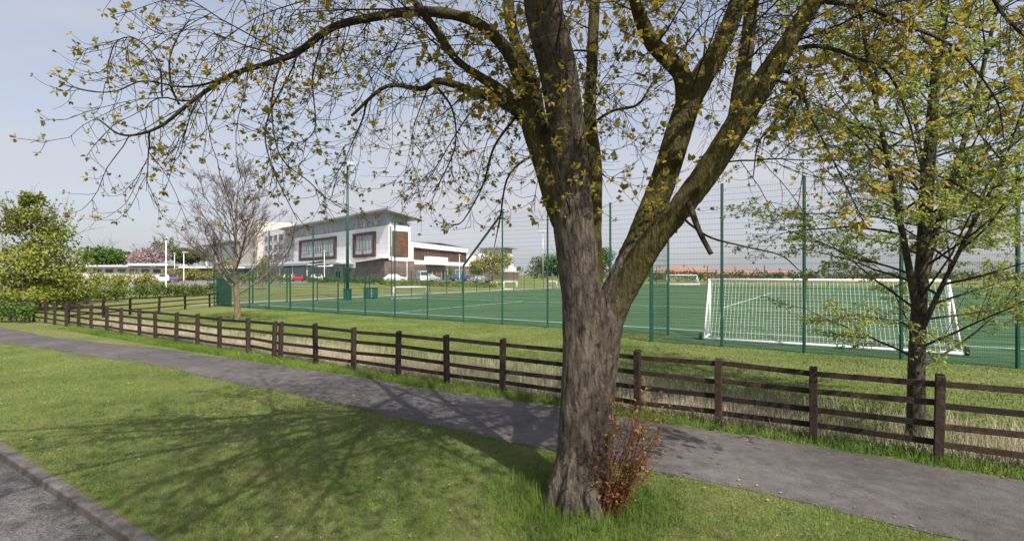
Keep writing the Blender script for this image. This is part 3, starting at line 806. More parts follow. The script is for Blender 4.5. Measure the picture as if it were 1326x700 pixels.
b.build('stem', simple('red_stem', (.16, .06, .04), .7), su, True); l2.build('foliage', M['rleaf'], su)

# ---- the young lime by the fence on the right
LT = Vector((6.27, 7.8, 0))
lt = thing('lime_tree', LT, 'slender dark trunked tree behind the timber fence with fresh light green leaves', 'tree')
b = MB(); l3 = Leaves(); tk = MB()
ctrl = [(1186, 590, 7.8, 29), (1186, 555, 7.8, 21), (1187, 470, 7.8, 18.5), (1190, 400, 7.8, 17), (1196, 320, 7.8, 15), (1200, 250, 7.8, 16), (1206, 170, 7.8, 13), (1212, 90, 7.8, 11), (1222, 0, 7.8, 9), (1228, -100, 7.8, 6), (1230, -190, 7.8, 3)]
P = catmull([W(a, c, d)-LT for a, c, d, w in ctrl], 5); Rr = []
for i in range(len(ctrl)-1):
    for j in range(5): Rr.append((ctrl[i][3]*(1-j/5)+ctrl[i+1][3]*j/5)/2/F*7.8)
Rr.append(.02)
Rr = [r*(1+.03*mnoise.noise(Vector((i*.7, 0, 0)))) for i, r in enumerate(Rr)]
tk.tube(P, Rr, 14)
def lspray(p, d, L, r):
    pts, rad = grow(p, d, L, r, .002, 7, .09, -.12)
    b.tube(pts, rad, 4, False)
    for i in range(int(L*24)):
        q, dd = along(pts, random.uniform(.1, 1)); s2 = rdir(dd, random.uniform(.5, 1.1)); s2.z *= .35; s2.normalize()
        pp, rr = grow(q, s2, random.uniform(.06, .22), .0025, .0015, 3, .12, -.3)
        b.tube(pp, rr, 3, False)
        for w in range(2): 
            qq = pp[-1] if w else pp[len(pp)//2]
            if random.random() < .85: l3.cluster(qq, s2, random.randint(3, 6), random.uniform(.034, .06), .9)
def lboughs(P, nb, lo, hi, Lk):
    for i in range(nb):
        t = lo+(hi-lo)*(i/nb); q, dd = along(P, t); a = i*2.4+random.uniform(-.4, .4)
        el = random.uniform(.25, .85)
        d = Vector((math.cos(a)*math.cos(el), math.sin(a)*math.cos(el), math.sin(el)))
        L = Lk*random.uniform(.6, 1.15)
        pts, rad = grow(q, d, L, .010+.014*(1-t), .004, 10, .08, -.05)
        b.tube(pts, rad, 6, False)
        for j in range(int(L*4.6)):
            q2, d2 = along(pts, random.uniform(.2, 1)); s2 = rdir(d2, random.uniform(.5, 1.1)); s2.z *= .5; s2.normalize()
            lspray(q2, s2, random.uniform(.3, 1.0), .005)
lboughs(P, 44, .19, .97, 2.7)
for lead in ([(1190, 420, 7.8, 13), (1174, 330, 7.6, 12), (1150, 210, 7.4, 10), (1128, 100, 7.2, 8), (1105, -40, 7.1, 5), (1095, -130, 7.1, 3)],
             [(1192, 370, 7.8, 13), (1218, 280, 7.95, 12), (1252, 170, 8.1, 10), (1282, 50, 8.2, 8), (1305, -60, 8.3, 5), (1315, -140, 8.3, 3)],
             [(1188, 440, 7.8, 10), (1215, 380, 7.5, 9), (1255, 300, 7.2, 7), (1300, 210, 7.0, 5), (1330, 120, 7.0, 3)],
             [(1190, 350, 7.8, 10), (1196, 280, 8.2, 9), (1190, 180, 8.7, 8), (1170, 60, 9.1, 6), (1165, -80, 9.3, 3)]):
    Q = catmull([W(a, c, d)-LT for a, c, d, w in lead], 5)
    tk.tube(Q, [max(.012, lead[0][3]*.72/2/F*7.8*(1-.85*i/(len(Q)-1))) for i in range(len(Q))], 8)
    lboughs(Q, 17, .2, .98, 1.9)
print('lime', len(b.f), len(l3.q)//4)
tk.build('trunk', M['lbark'], lt, True); b.build('branch', M['lbark'], lt, True); l3.build('crown', M['lleaf'], lt)

# ---- bare tree in the field
bp = spot(308, 25.8)
bt = thing('bare_tree', bp, 'bare mauve twigged tree with an ochre trunk between the timber fence and the pitch', 'tree')
b = MB(); tk = MB()
pts, rad = grow(Vector((0, 0, -.1)), Vector((.02, 0, 1)), 6.4, .17, .03, 14, .018, .05)
tk.tube(pts, rad, 10, False)
def fork(p, d, L, r, lvl):
    P_, R_ = grow(p, d, L, r, r*.45, 8 if lvl < 2 else 5, .05+.03*lvl, .16 if lvl < 2 else .02)
    b.tube(P_, R_, (7, 5, 4, 3, 3)[lvl], False)
    if lvl >= 3: return
    for k_ in range(int((9, 6, 4)[lvl])):
        q, dd = along(P_, random.uniform(.22, 1)); t = random.uniform(.3, .62)
        fork(q, (rdir(dd, random.uniform(.35, .75))+Vector((0, 0, .12))).normalized(), L*random.uniform(.3, .55), max(.0078, r*random.uniform(.34, .48)), lvl+1)
for k_ in range(20):
    t = .24+.72*k_/19; q, dd = along(pts, t); a = k_*2.4+random.uniform(-.3, .3); el = .3+.8*t
    fork(q, Vector((math.cos(a)*math.cos(el), math.sin(a)*math.cos(el), math.sin(el))), (4.1-2.4*t)*random.uniform(.85, 1.15), .055*(1.25-t), 0)
tk.build('trunk', M['bbark'], bt, True); b.build('branch', M['btwig'], bt, True)
print('bare', len(b.f))

# ---- leafy trees and shrubs farther off
def leaf_cloud(lv, c, rx, ry, rz, n, size, lumps=8, hollow=.35, flat=.0):
    """leaf faces through a lumpy volume, thicker toward the surface of each lump"""
    L = []
    for i in range(lumps):
        a = random.uniform(0, 6.28); e = random.uniform(-.6, 1.0); k = random.uniform(.35, .7)
        L.append((Vector((math.cos(a)*math.cos(e)*rx*k, math.sin(a)*math.cos(e)*ry*k, math.sin(e)*rz*k)), random.uniform(.32, .55)))
    for i in range(n):
        o, s = random.choice(L)
        d = Vector((random.gauss(0, 1), random.gauss(0, 1), random.gauss(0, 1))).normalized()
        rr = random.uniform(hollow, 1)**.6*s*(1+.35*mnoise.noise(d*2.3+o))
        p = c+o+Vector((d.x*rx*rr, d.y*ry*rr, d.z*rz*rr))
        up = (d+Vector((0, 0, .5))).normalized()
        lv.leaf(p, rdir(d, random.uniform(.5, 1.6)), rdir(up, random.uniform(0, .7)), size*random.uniform(.6, 1.3), size*random.uniform(.5, .9))
def leafy_tree(name, px, Y, H, R_, m, label, n=2600, size=.3, trunk=.3, group=None, crown0=.3, shoots=0, bk='bbark', hollow=.3, lumps=12, taper=False):
    p = spot(px, Y)
    t = thing(name, p, label, 'tree', group)
    tk = MB(); lv = Leaves()
    pts, rad = grow(Vector((0, 0, -.2)), Vector((0, 0, 1)), H*.85, trunk*.5, trunk*.12, 9, .03, 0)
    tk.tube(pts, rad, 8)
    for i in range(14):
        q, d = along(pts, random.uniform(crown0, .95)); d2 = rdir(d, random.uniform(.5, 1.0)); d2.z = abs(d2.z)
        pp, rr = grow(q, d2, R_*random.uniform(.5, .95), trunk*.16, trunk*.03, 6, .1, .02); tk.tube(pp, rr, 5, False)
        for j in range(5):
            q3, d3 = along(pp, random.uniform(.3, 1)); p3, r3 = grow(q3, rdir(d3, .7), R_*.35, trunk*.05, trunk*.02, 4, .12, .02); tk.tube(p3, r3, 3, False)
    cz = H*(crown0+1)/2
    if taper:
        for i in range(7):
            f = i/6; k = (1-f)**.55*.6+.16
            leaf_cloud(lv, Vector((0, 0, H*(crown0+(.86-crown0)*f))), R_*k*1.4, R_*k*1.4, H*.14, int(n*(1-f*.78)/4.2), size*1.15, 10, .1)
    else: leaf_cloud(lv, Vector((0, 0, cz)), R_, R_, H*(1-crown0)/2, n, size, lumps, hollow)
    for i in range(shoots):
        a = random.uniform(0, 6.28); q = Vector((math.cos(a)*R_*.6*random.random(), math.sin(a)*R_*.6*random.random(), cz+H*.12*random.random()))
        d = (Vector((q.x, q.y, 0))*.25+Vector((0, 0, 1))).normalized()
        pp, rr = grow(q, d, H*.32*random.uniform(.5, 1.1), .02, .006, 5, .08, 0); tk.tube(pp, rr, 3, False)
        for j in range(14):
            q3, d3 = along(pp, random.uniform(.2, 1)); lv.cluster(q3, d3, 2, size*.9)
    tk.build('trunk', M[bk], t, True); lv.build('crown', m, t)
    return t
leafy_tree('ash_tree', 43, 35, 8.6, 4.0, M['yleaf'], 'broad yellow green tree standing at the far left end of the timber fence', 11000, .19, .35, None, .1, 60, 'bbark', .2, 22, True)
leafy_tree('oak_tree', 139, 140, 9.5, 7.0, M['gleaf'], 'rounded rich green tree behind the low pale building', 3200, .7, .5, None, .2, 0, 'lbark', .4, 16)
leafy_tree('cherry_tree', 193, 125, 8.6, 5.2, M['pleaf'], 'pink blossom cherry tree behind the low pale building', 2200, .5, .4, None, .25, 12)
leafy_tree('oak_tree', 242, 135, 9.6, 6.2, M['dleaf'], 'dull olive tree behind the lamp posts, left of the school', 2600, .6, .4, None, .15, 10, 'lbark')
leafy_tree('oak_tree', 213, 150, 12.0, 4.5, M['dleaf'], 'tall thin dark tree just right of the pink cherry', 700, .5, .4, None, .45, 14, 'lbark', .1, 10)
leafy_tree('maple_tree', 637, 96, 7.6, 4.6, M['oleaf'], 'bronze and green leafed tree in front of the school, right of the raking fence bar', 4200, .34, .3, None, .1, 14)
leafy_tree('young_tree', 582, 84, 3.7, .62, M['yleaf'], 'thin young tree before the long brick wing of the school', 380, .2, .09, 'young trees planted before the school', .3, 0, 'bbark', .1, 5)
leafy_tree('young_tree', 340, 62, 4.6, .95, M['oleaf'], 'young tree with sparse olive leaves just right of the bare tree trunk', 420, .2, .1, 'young trees planted before the school', .3, 2, 'bbark', .1, 6)
leafy_tree('young_tree', 291, 60, 4.6, 1.35, M['yleaf'], 'bushy young tree seen between the fence corner and the bare tree', 900, .2, .1, 'young trees planted before the school', .15, 3, 'bbark', .1, 8)
leafy_tree('young_tree', 673, 120, 4.2, .9, M['yleaf'], 'small young tree before the white end block, right of the bronze leafed tree', 300, .26, .1, 'young trees planted before the school', .3, 0, 'bbark', .1, 5)
for i, (px, Y, H, Rr_, m, lab) in enumerate([
    (702, 190, 9.0, 6.5, 'dleaf', 'olive tree on the skyline beside the white end block'), (722, 180, 10.0, 6.0, 'gleaf', 'green tree on the skyline touching the left edge of the big trunk'),
    (781, 175, 11.5, 6.0, 'gleaf', 'green tree seen in the fork of the big trunk'), (758, 170, 8.5, 5.5, 'dleaf', 'olive tree on the skyline hidden behind the big trunk')]):
    leafy_tree('oak_tree', px, Y, H, Rr_, M[m], lab, 1700, .8, .5, 'trees on the skyline', .12, 0, 'lbark', .3, 14)

def hedge(name, px0, px1, Y0, Y1, h, w, m, label, n, size, group=None, cat='hedge'):
    a, c = spot(px0, Y0), spot(px1, Y1); mid = (a+c)/2
    t = thing(name, mid, label, cat, group); lv = Leaves(); st = MB()
    d = c-a; L = d.length; k = max(2, int(L/(w*.9)))
    side = Vector((-d.y, d.x, 0)).normalized()
    for i in range(k+1):
        p = a.lerp(c, i/k)-mid; hh = h*random.uniform(.8, 1.12)
        for q in range(4):
            st.tube([p+Vector((random.uniform(-.2, .2), random.uniform(-.2, .2), -.1)), p+Vector((random.uniform(-.5, .5)*w, random.uniform(-.4, .4)*w, hh*.7))], [.03, .01], 4, False)
        leaf_cloud(lv, p+Vector((0, 0, hh*.47))+side*random.uniform(-.15, .15), w*.85, w*.85, hh*.62, n//(k+1), size, 7, .3)
    st.build('stem', M['lbark'], t); lv.build('foliage', m, t); return t
G1 = 'clipped hedges by the car park'
hedge('hedge', 160, 270, 50, 56, 1.6, 1.4, M['hleaf'], 'long dark green hedge behind the back timber fence, by the white lamp post', 5200, .17, G1)
hedge('shrub', 96, 150, 42, 46, 1.5, 1.3, M['hleaf'], 'low dark green shrub bed left of the long hedge', 3800, .16, None, 'shrub')
hedge('shrub', 100, 190, 60, 66, 3.0, 2.0, M['yleaf'], 'tall yellow green shrubs below the low pale building', 4600, .24, None, 'shrub')
hedge('shrub', 2, 92, 33, 36, 1.7, 1.5, M['yleaf'], 'yellow green undergrowth beneath the broad tree at far left', 5200, .17, None, 'shrub')
hedge('hedge', 398, 492, 84, 80, 1.15, 1.1, M['hleaf'], 'light green hedge below the big school windows', 4200, .2, G1)
hedge('hedge', 498, 640, 80, 90, 1.0, 1.0, M['yleaf'], 'low bright hedge in front of the brick school wing', 4200, .2, G1)
hedge('hedge', 220, 285, 95, 100, 3.2, 2.2, M['oleaf'], 'brownish thicket behind the lamp posts left of the school', 2600, .32, None)
hedge('shrub', 306, 372, 74, 78, 1.9, 1.2, M['oleaf'], 'bronze shrubs before the school entrance canopy', 1700, .24, None, 'shrub')
hedge('shrub', -2, 34, 26.6, 26.2, 1.15, .7, M['gleaf'], 'small green bush growing through the timber fence at far left', 1400, .12, None, 'shrub')
# far hedgerow beyond the pitch: reads as one mass
far = Leaves()
for i in range(60):
    px = 690+i*11.5; Y = random.uniform(165, 190); p = spot(px, Y)
    leaf_cloud(far, p+Vector((0, 0, 1.5)), 4.5, 3, random.uniform(2.2, 3.2), 170, .8, 6, .2)
o = far.build('hedgerow', M['dleaf'], None); tag(o, 'long dull green hedgerow along the far side of the pitch', 'hedgerow', None, 'stuff')

# ------------------------------------------------------------------ school
C0 = Vector((-24.5, 99.7, 1.05))
sc = thing('school_building', C0, 'white and brick three storey school with a jutting grey roof and brown framed windows', 'school')
ba = math.atan2(.688, .726); cb, sb = math.cos(ba), math.sin(ba)
def L1(t, s, z): return (cb*t-sb*s, sb*t+cb*s, z-C0.z)        # t into the right hand face, s along the long face
def bx(name, m, *boxes, T=L1, parent=None):
    b = MB()
    for q in boxes: b.box(*q, T)
    return b.build(name, m, parent or sc)
GZ = .6
bx('white_wall', M['render'], (0, 5, 0, 8, 5.2, 12.3), (0, 8, 8, 57.6, 5.2, 12.3))
bx('clerestory_wall', M['grey'], (.5, 4.6, .5, 7.9, 12.3, 15.0), (.5, 7.5, 7.9, 57.6, 12.3, 15.0))
bx('clerestory_glazing', M['glass'], (.42, .5, 1, 56, 12.45, 13.6), (1, 4.5, .42, .5, 12.45, 13.6))
b = MB()
for s in np.arange(1, 56.1, 2.2): b.box(.36, .5, s-.08, s+.08, 12.4, 13.65, L1)
for s in (6, 11, 19, 28, 33, 42, 50): b.box(.38, .5, s-.6, s+.6, 12.45, 13.6, L1)
b.box(.34, .5, .9, 56.1, 12.98, 13.04, L1)
b.build('mullion', M['mull'], sc)
# roof, tipped down toward the right hand side
b = MB()
def rz_(t): return 15.25-.24*max(0, t)
c = [L1(-1.3, -1.3, 15.15), L1(7.0, -1.3, 13.75), L1(7.0, 58.8, 13.75), L1(-1.3, 58.8, 15.15)]
b.hexa([c[0], c[1], c[2], c[3]]+[(p[0], p[1], p[2]+.32) for p in c]); b.build('roof', M['roof'], sc)
# the roof would cut the wall heads: side walls stop under it
def big_window(s0, s1, z0=6.1, z1=11.35):
    fr = MB(); d = .45
    fr.box(-d, -.003, s0, s1, z1-.55, z1, L1); fr.box(-d, -.003, s0, s1, z0, z0+.65, L1)
    fr.box(-d, -.003, s0, s0+.75, z0+.653, z1-.553, L1); fr.box(-d, -.003, s1-.75, s1, z0+.653, z1-.553, L1)
    f = fr.build('window', M['frame'], sc)
    g = MB(); g.box(-.18, -.004, s0+.753, s1-.753, z0+.653, z1-.553, L1); g.build('pane', M['glass'], f)
    m = MB()
    n = max(3, int((s1-s0)/1.5))
    for i in range(1, n):
        s = s0+.75+(s1-s0-1.5)*i/n; m.box(-.24, -.182, s-.05, s+.05, z0+.66, z1-.56, L1)
    m.box(-.262, -.242, s0+.76, s1-.76, 7.9, 8.0, L1)
    for i in range(n):
        if random.random() < .55:
            s = s0+.75+(s1-s0-1.5)*(i+.5)/n; m.box(-.2, -.182, s-.5, s+.5, z0+.7, z0+.7+random.uniform(.6, 1.2), L1)
    m.build('mullion', M['mull'], f)
big_window(5.1, 14.8); big_window(23.7, 45.8)
bx('glazed_bay', M['glass'], (-.12, -.003, 50.3, 57.5, 5.4, 12.25))
b = MB()
for s in np.arange(50.3, 57.6, 1.2): b.box(-.2, -.123, s-.05, s+.05, 5.4, 12.25, L1)
for z in (7.6, 9.9): b.box(-.222, -.202, 50.3, 57.5, z, z+.12, L1)
b.build('mullion', M['mull'], sc)
# right hand face: rust coloured panel and slit window
bx('rust_panel', M['louvre'], (.75, 4.4, -.2, -.003, 6.1, 11.2))
bx('slit_window', M['glass'], (.18, .6, -.1, -.003, 6.2, 12.1))
# ground floor
bx('brick_base', M['brick'], (-1.6, -.01, -1.2, 11, GZ, 5.3), (0, 5.2, -1.2, -.01, GZ, 5.19))
b = MB(); c = [L1(-2.2, -1.8, 5.62), L1(-.003, -1.8, 5.75), L1(-.003, 11.6, 4.95), L1(-2.2, 11.6, 4.95)]
b.hexa(c+[(p[0], p[1], p[2]+.22) for p in c]); b.build('base_roof', M['render'], sc)
bx('ground_floor_wall', M['render'], (-.5, 6, 11.1, 24, 3.9, 5.19))
bx('low_brick_wall', M['brick'], (-.6, 5.9, 11.1, 24, GZ, 3.89))
bx('shop_glass', M['dglass'], (-.2, 5.5, 24.1, 112, GZ, 4.4))
bx('canopy', M['steel'], (-5.6, -.21, 27, 116, 4.6, 4.95), (-3.8, -.21, 14, 26.9, 4.75, 5.1))
b = MB(); c = [L1(-5.2, 30, 5.0), L1(-.01, 30, 5.9), L1(-.01, 112, 5.9), L1(-5.2, 112, 5.0)]
b.hexa(c+[(p[0], p[1], p[2]+.1) for p in c]); b.build('canopy_roof', M['grey'], sc)
for s in np.arange(28, 116, 9):
    b = MB(); b.tube([L1(-5.2, s, GZ), L1(-5.2, s, 4.6)], .1, 8); b.build('canopy_post', M['white'], sc, True)
bx('entrance_panel', M['grey'], (-.9, -.61, 18.5, 23.5, GZ, 5.0))
bx('door', M['dglass'], (-1.0, -.905, 20, 22, GZ, 3.2))
# left wings
bx('white_wing', M['render'], (.4, 14, 57.9, 78, GZ, 15.7))
for z in (6.8, 9.6, 12.4):
    for s in (60, 64.2, 68.4, 72.6):
        f = bx('window', M['mull'], (.28, .397, s, s+3.0, z, z+1.7)); bx('pane', M['dglass'], (.22, .277, s+.15, s+2.85, z+.15, z+1.55), parent=f)
bx('beige_tower', M['beige'], (-1, 12, 78.1, 96, GZ, 19.0))
for z in (8, 11.4, 14.8):
    f = bx('window', M['mull'], (-1.12, -1.003, 80, 82.4, z, z+1.8)); bx('pane', M['dglass'], (-1.18, -1.123, 80.2, 82.2, z+.2, z+1.6), parent=f)
bx('glass_wing', M['glass'], (-2, 12, 97, 140, GZ, 12.6)); bx('wing_roof', M['roof'], (-3.4, 12.5, 96.2, 142, 13.6, 14.0))
bx('wing_band', M['grey'], (-1.8, 11.8, 97.2, 139.5, 12.6, 13.6))
bx('wing_pier', M['render'], (-2.5, -2.003, 118, 126, GZ, 12.5)); bx('wing_pier', M['render'], (-2.4, -2.003, 136.5, 140, GZ, 12.5))
# long lower wing running back to the right
wx, wy = .317, .948; WO = Vector((-21.0, 103.0, 0))-C0
def L2(w, e, z): return (WO.x+wx*w+wy*e*-1*-1, WO.y+wy*w-wx*e, z-C0.z)       # w along, e out toward the viewer
def bx2(name, m, *q, parent=None): return bx(name, m, *q, T=L2, parent=parent)
bx2('wing_base', M['brick'], (0, 62, -4.2, .25, GZ, 4.6))
bx2('wing_wall', M['render'], (0, 30, -4, 0, 4.61, 5.5), (0, 1.6, -4, 0, 5.5, 9.2), (1.6, 30, -4, 0, 8.15, 9.2))
bx2('wing_infill', simple('brown_cladding', (.1, .062, .052), .6, var=.15, scale=.6), (1.6, 30, -3.9, -.5, 5.5, 8.15))
b = MB()
for w in np.arange(2.4, 30, 1.4): b.box(w, w+.07, -.5, -.42, 5.5, 8.15, L2)
b.build('infill_batten', M['frame'], sc)
bx2('plant_box', M['render'], (6.2, 15.1, .0, 1.4, 4.63, 6.4))
b = MB()
c0 = [L2(0, -.6, 9.22), L2(0, -4.2, 9.22), L2(16, -9, 9.8), L2(16, -.6, 9.8)]
b.hexa(c0+[(p[0], p[1], p[2]+.25) for p in c0]); c1 = [L2(16, -.6, 9.8), L2(16, -9, 9.8), L2(32, -9, 9.3), L2(32, -.6, 9.3)]
b.hexa(c1+[(p[0], p[1], p[2]+.25) for p in c1]); b.build('wing_roof', M['roof'], sc)
bx2('wing_clerestory', M['grey'], (6, 28, -3.9, -1.0, 9.2, 9.45))
bx2('end_block', M['render'], (52, 60, -6, 2.5, 4.0, 9.0)); bx2('end_block_band', M['grey'], (52.3, 59.7, -5.7, 2.2, 9.0, 10.5)); bx2('end_block_roof', M['roof'], (51, 62.5, -7, 3.6, 10.5, 10.8))
bx2('end_ledge', M['render'], (50, 63, .26, 3.6, 3.2, 4.8)); bx2('end_base', M['brick'], (50.2, 62.8, .26, 3.5, GZ, 3.19))
bx2('link_wall', M['render'], (30.1, 51.9, -9, -.4, 4.61, 7.6))
for w in (17, 21.5, 25, 28.5, 34, 40, 46):
    f = bx2('window', M['mull'], (w, w+1.6, .253, .34, 2.2, 3.7)); bx2('pane', M['glass'], (w+.12, w+1.48, .343, .37, 2.32, 3.58), parent=f)
for w in (3.2, 9.5, 14):
    f = bx2('door', M['dglass'], (w, w+1.5, .253, .33, GZ, 3.3)); bx2('frame', M['mull'], (w-.1, w, .253, .36, GZ, 3.4), (w+1.5, w+1.6, .253, .36, GZ, 3.4), parent=f)

# low pale building far left
lp = spot(150, 112)
lb = thing('low_building', lp, 'long low pale building with a flat white roof edge behind the hedges', 'building', None, R(12))
def part(name, m, *boxes, parent=None):
    b = MB()
    for q in boxes: b.box(*q)
    return b.build(name, m, parent or lb)
part('wall', simple('pale_wall', (.55, .48, .47), .8, var=.1, scale=1), (-12, 10, 0, 8, -.3, 3.1))
part('roof', M['fascia'], (-13, 3, -1.2, 9, 3.1, 3.5)); part('roof', M['fascia'], (3.1, 11, -1.6, 9, 3.35, 3.9))
for i in range(9):
    f = part('window', M['mull'], (-11.5+i*2.35, -9.7+i*2.35, -.1, -.003, 1.7, 2.7)); part('pane', M['dglass'], (-11.35+i*2.35, -9.85+i*2.35, -.14, -.103, 1.8, 2.6), parent=f)
part('sign_board', simple('yellow_board', (.6, .5, .1), .6), (-9.5, -6, -.3, -.15, .4, .95))
lr = spot(262, 120)
lb2 = thing('low_building', lr, 'low flat roofed wing with a white fascia between the olive tree and the school', 'building', None, R(12))
part('wall', M['dglass'], (-9, 9, 0, 6, -.3, 2.9), parent=lb2); part('roof', M['fascia'], (-9.6, 9.6, -1, 7, 2.9, 3.3), parent=lb2)

# red roofed houses far beyond the pitch
def house(px, Y, w, h, rz, label):
    p = spot(px, Y); t = thing('brick_house', p, label, 'house', 'red roofed houses beyond the pitch', rz)
    h -= .9
    b = MB(); b.box(-w/2, w/2, -3.5, 3.5, -.3, h); b.build('wall', M['hbrick'], t)
    b = MB(); x = w/2+.4
    b.face([(-x, -4, h-.1), (x, -4, h-.1), (x-.8, 0, h+2.6), (-x+.8, 0, h+2.6)]); b.face([(x, 4, h-.1), (-x, 4, h-.1), (-x+.8, 0, h+2.6), (x-.8, 0, h+2.6)])
    b.face([(x, -4, h-.1), (x, 4, h-.1), (x-.8, 0, h+2.6)]); b.face([(-x, 4, h-.1), (-x, -4, h-.1), (-x+.8, 0, h+2.6)])
    r = b.build('roof', M['tile'], t)
    b = MB(); b.box(w*.2-.4, w*.2+.4, -.4, .4, h+1.9, h+3.6); b.box(w*.2-.25, w*.2-.02, -.15, .15, h+3.6, h+3.9); b.build('chimney', M['hbrick'], r)
    for sx in (-.3, .3):
        for z in ((1, 3.4) if h > 4.5 else (1,)):
            f = MB(); f.box(sx*w-.8, sx*w+.8, -3.6, -3.503, z, z+1.2); fo = f.build('window', M['white'], t)
            g = MB(); g.box(sx*w-.7, sx*w+.7, -3.64, -3.603, z+.1, z+1.1); g.build('pane', M['dglass'], fo)
for px, Y, w, h, rz, lab in ((850, 262, 10, 3.2, .2, 'red roofed house seen just right of the big tree trunk'), (880, 255, 12, 3.8, -.1, 'red roofed house above the distant full size goal'),
    (908, 262, 11, 3.6, .3, 'red roofed house just left of the second fence post of the bay'), (945, 250, 13, 3.5, -.2, 'red roofed house right of the second fence post of the bay'), (975, 258, 11, 3.0, .1, 'red roofed house low on the skyline left of the young lime leaves'), (1005, 262, 12, 2.9, .15, 'farthest right red roofed house, half hidden by lime twigs')):
    house(px, Y, w, h, rz, lab)

# ------------------------------------------------------------------ lamps, cabinets, cars and small things
fp = spot(450, 48.5)
fl = thing('floodlight', fp, 'tall slim green floodlight mast with two lamp heads standing before the school', 'floodlight')
b = MB(); b.tube([(0, 0, 0), (0, 0, 6), (0, 0, 13)], [.17, .13, .095], 12); b.build('mast', M['green'], fl, True)
b = MB(); b.box(-.32, .32, -.25, .25, 0, 1.05); b.box(-.36, .36, -.29, .29, 1.05, 1.1); b.build('cabinet', M['green'], fl)
b = MB(); b.box(-.6, .6, -.05, .05, 12.95, 13.05); b.build('bracket', M['steel'], fl)
for sx, m in ((-1, M['dark']), (1, M['lamp'])):
    b = MB(); b.hexa([(sx*.42-.3, -.4, 13.02), (sx*.42+.3, -.4, 13.02), (sx*.42+.3, .35, 13.2), (sx*.42-.3, .35, 13.2), (sx*.42-.22, -.3, 13.3), (sx*.42+.22, -.3, 13.3), (sx*.42+.22, .28, 13.42), (sx*.42-.22, .28, 13.42)])
    b.build('lamp_head', m, fl)
fq = spot(703, 135)
f2 = thing('floodlight', fq, 'distant thin floodlight mast at the far corner left of the big trunk', 'floodlight')
b = MB(); b.tube([(0, 0, 0), (0, 0, 13)], [.16, .1], 8); b.build('mast', M['steel'], f2, True)
b = MB(); b.box(-.9, .9, -.3, .3, 12.9, 13.3); b.build('lamp_head', M['lamp'], f2)
def lamp_post(px, Y, H, label, arm=0):
    p = spot(px, Y); t = thing('lamp_post', p, label, 'lamp post', 'white lamp posts round the car park')
    b = MB(); b.tube([(0, 0, 0), (0, 0, 1.2), (0, 0, 1.25), (0, 0, H)], [.09, .085, .06, .05], 10); b.build('pole', M['white'], t, True)
    b = MB()
    if arm: b.hexa([(-.15, -.15, H-.05), (arm, -.12, H-.02), (arm, .12, H-.02), (-.15, .15, H-.05), (-.15, -.1, H+.12), (arm, -.08, H+.06), (arm, .08, H+.06), (-.15, .1, H+.12)])
    else:
        b.tube([(0, 0, H), (0, 0, H+.1), (0, 0, H+.28)], [.06, .2, .16], 10)
    b.build('lamp_head', M['lamp'], t)
lamp_post(215, 53, 6.1, 'nearest white lamp post standing in the long hedge'); lamp_post(238, 84, 5.2, 'white lamp post with a side lamp, right of the nearest one', .75)
lamp_post(226, 98, 5.4, 'thin lamp post between the two taller ones', 0); lamp_post(420, 88, 5.4, 'white lamp post before the wide school window'); lamp_post(527, 92, 3.6, 'short lamp post at the corner of the brick base')
lamp_post(595, 100, 5.2, 'thin lamp post right of the white box on the brick wing')
cp = spot(480, 51.5)
cbn = thing('equipment_cabinet', cp, 'green steel cabinet beside the floodlight mast at the pitch end', 'cabinet', None, .5)
b = MB(); b.box(-.65, .65, -.35, .35, .08, 1.1); b.build('body', M['green'], cbn, bevel=.02); b = MB(); b.box(-.7, .7, -.4, .4, 1.1, 1.16); b.build('lid', M['green'], cbn)
b = MB(); b.box(-.02, .02, -.37, -.352, .12, 1.05); b.box(.05, .08, -.39, -.352, .5, .65); b.build('handle', M['steel'], cbn)
# small road sign among the shrubs
sp = spot(93, 43)
sg = thing('road_sign', sp, 'small orange and white sign on a post among the left shrubs', 'sign')
b = MB(); b.tube([(0, 0, 0), (0, 0, 2.3)], .035, 8); b.build('post', M['steel'], sg, True)
b = MB(); b.box(-.2, .2, -.03, .0, 1.85, 2.3); b.build('plate', M['white'], sg); b = MB(); b.box(-.2, .2, -.032, .0, 1.35, 1.82); b.build('plate', simple('orange_plate', (.6, .2, .08), .5), sg)
G3 = 'white bollards along the far fence'
for i, (px, lab) in enumerate(((636, 'white bollard under the bronze tree, leftmost of three'), (643.5, 'middle white bollard of the three under the bronze tree'), (650, 'white bollard nearest the big trunk, rightmost of three'))):
    p = spot(px, 90); t = thing('bollard', p, lab, 'bollard', G3)
    b = MB(); b.tube([(0, 0, 0), (0, 0, .9), (0, 0, .98)], [.11, .11, .06], 10); b.build('body', M['white'], t, True); b = MB(); b.tube([(0, 0, .74), (0, 0, .82)], .118, 10); b.build('band', M['dark'], t)

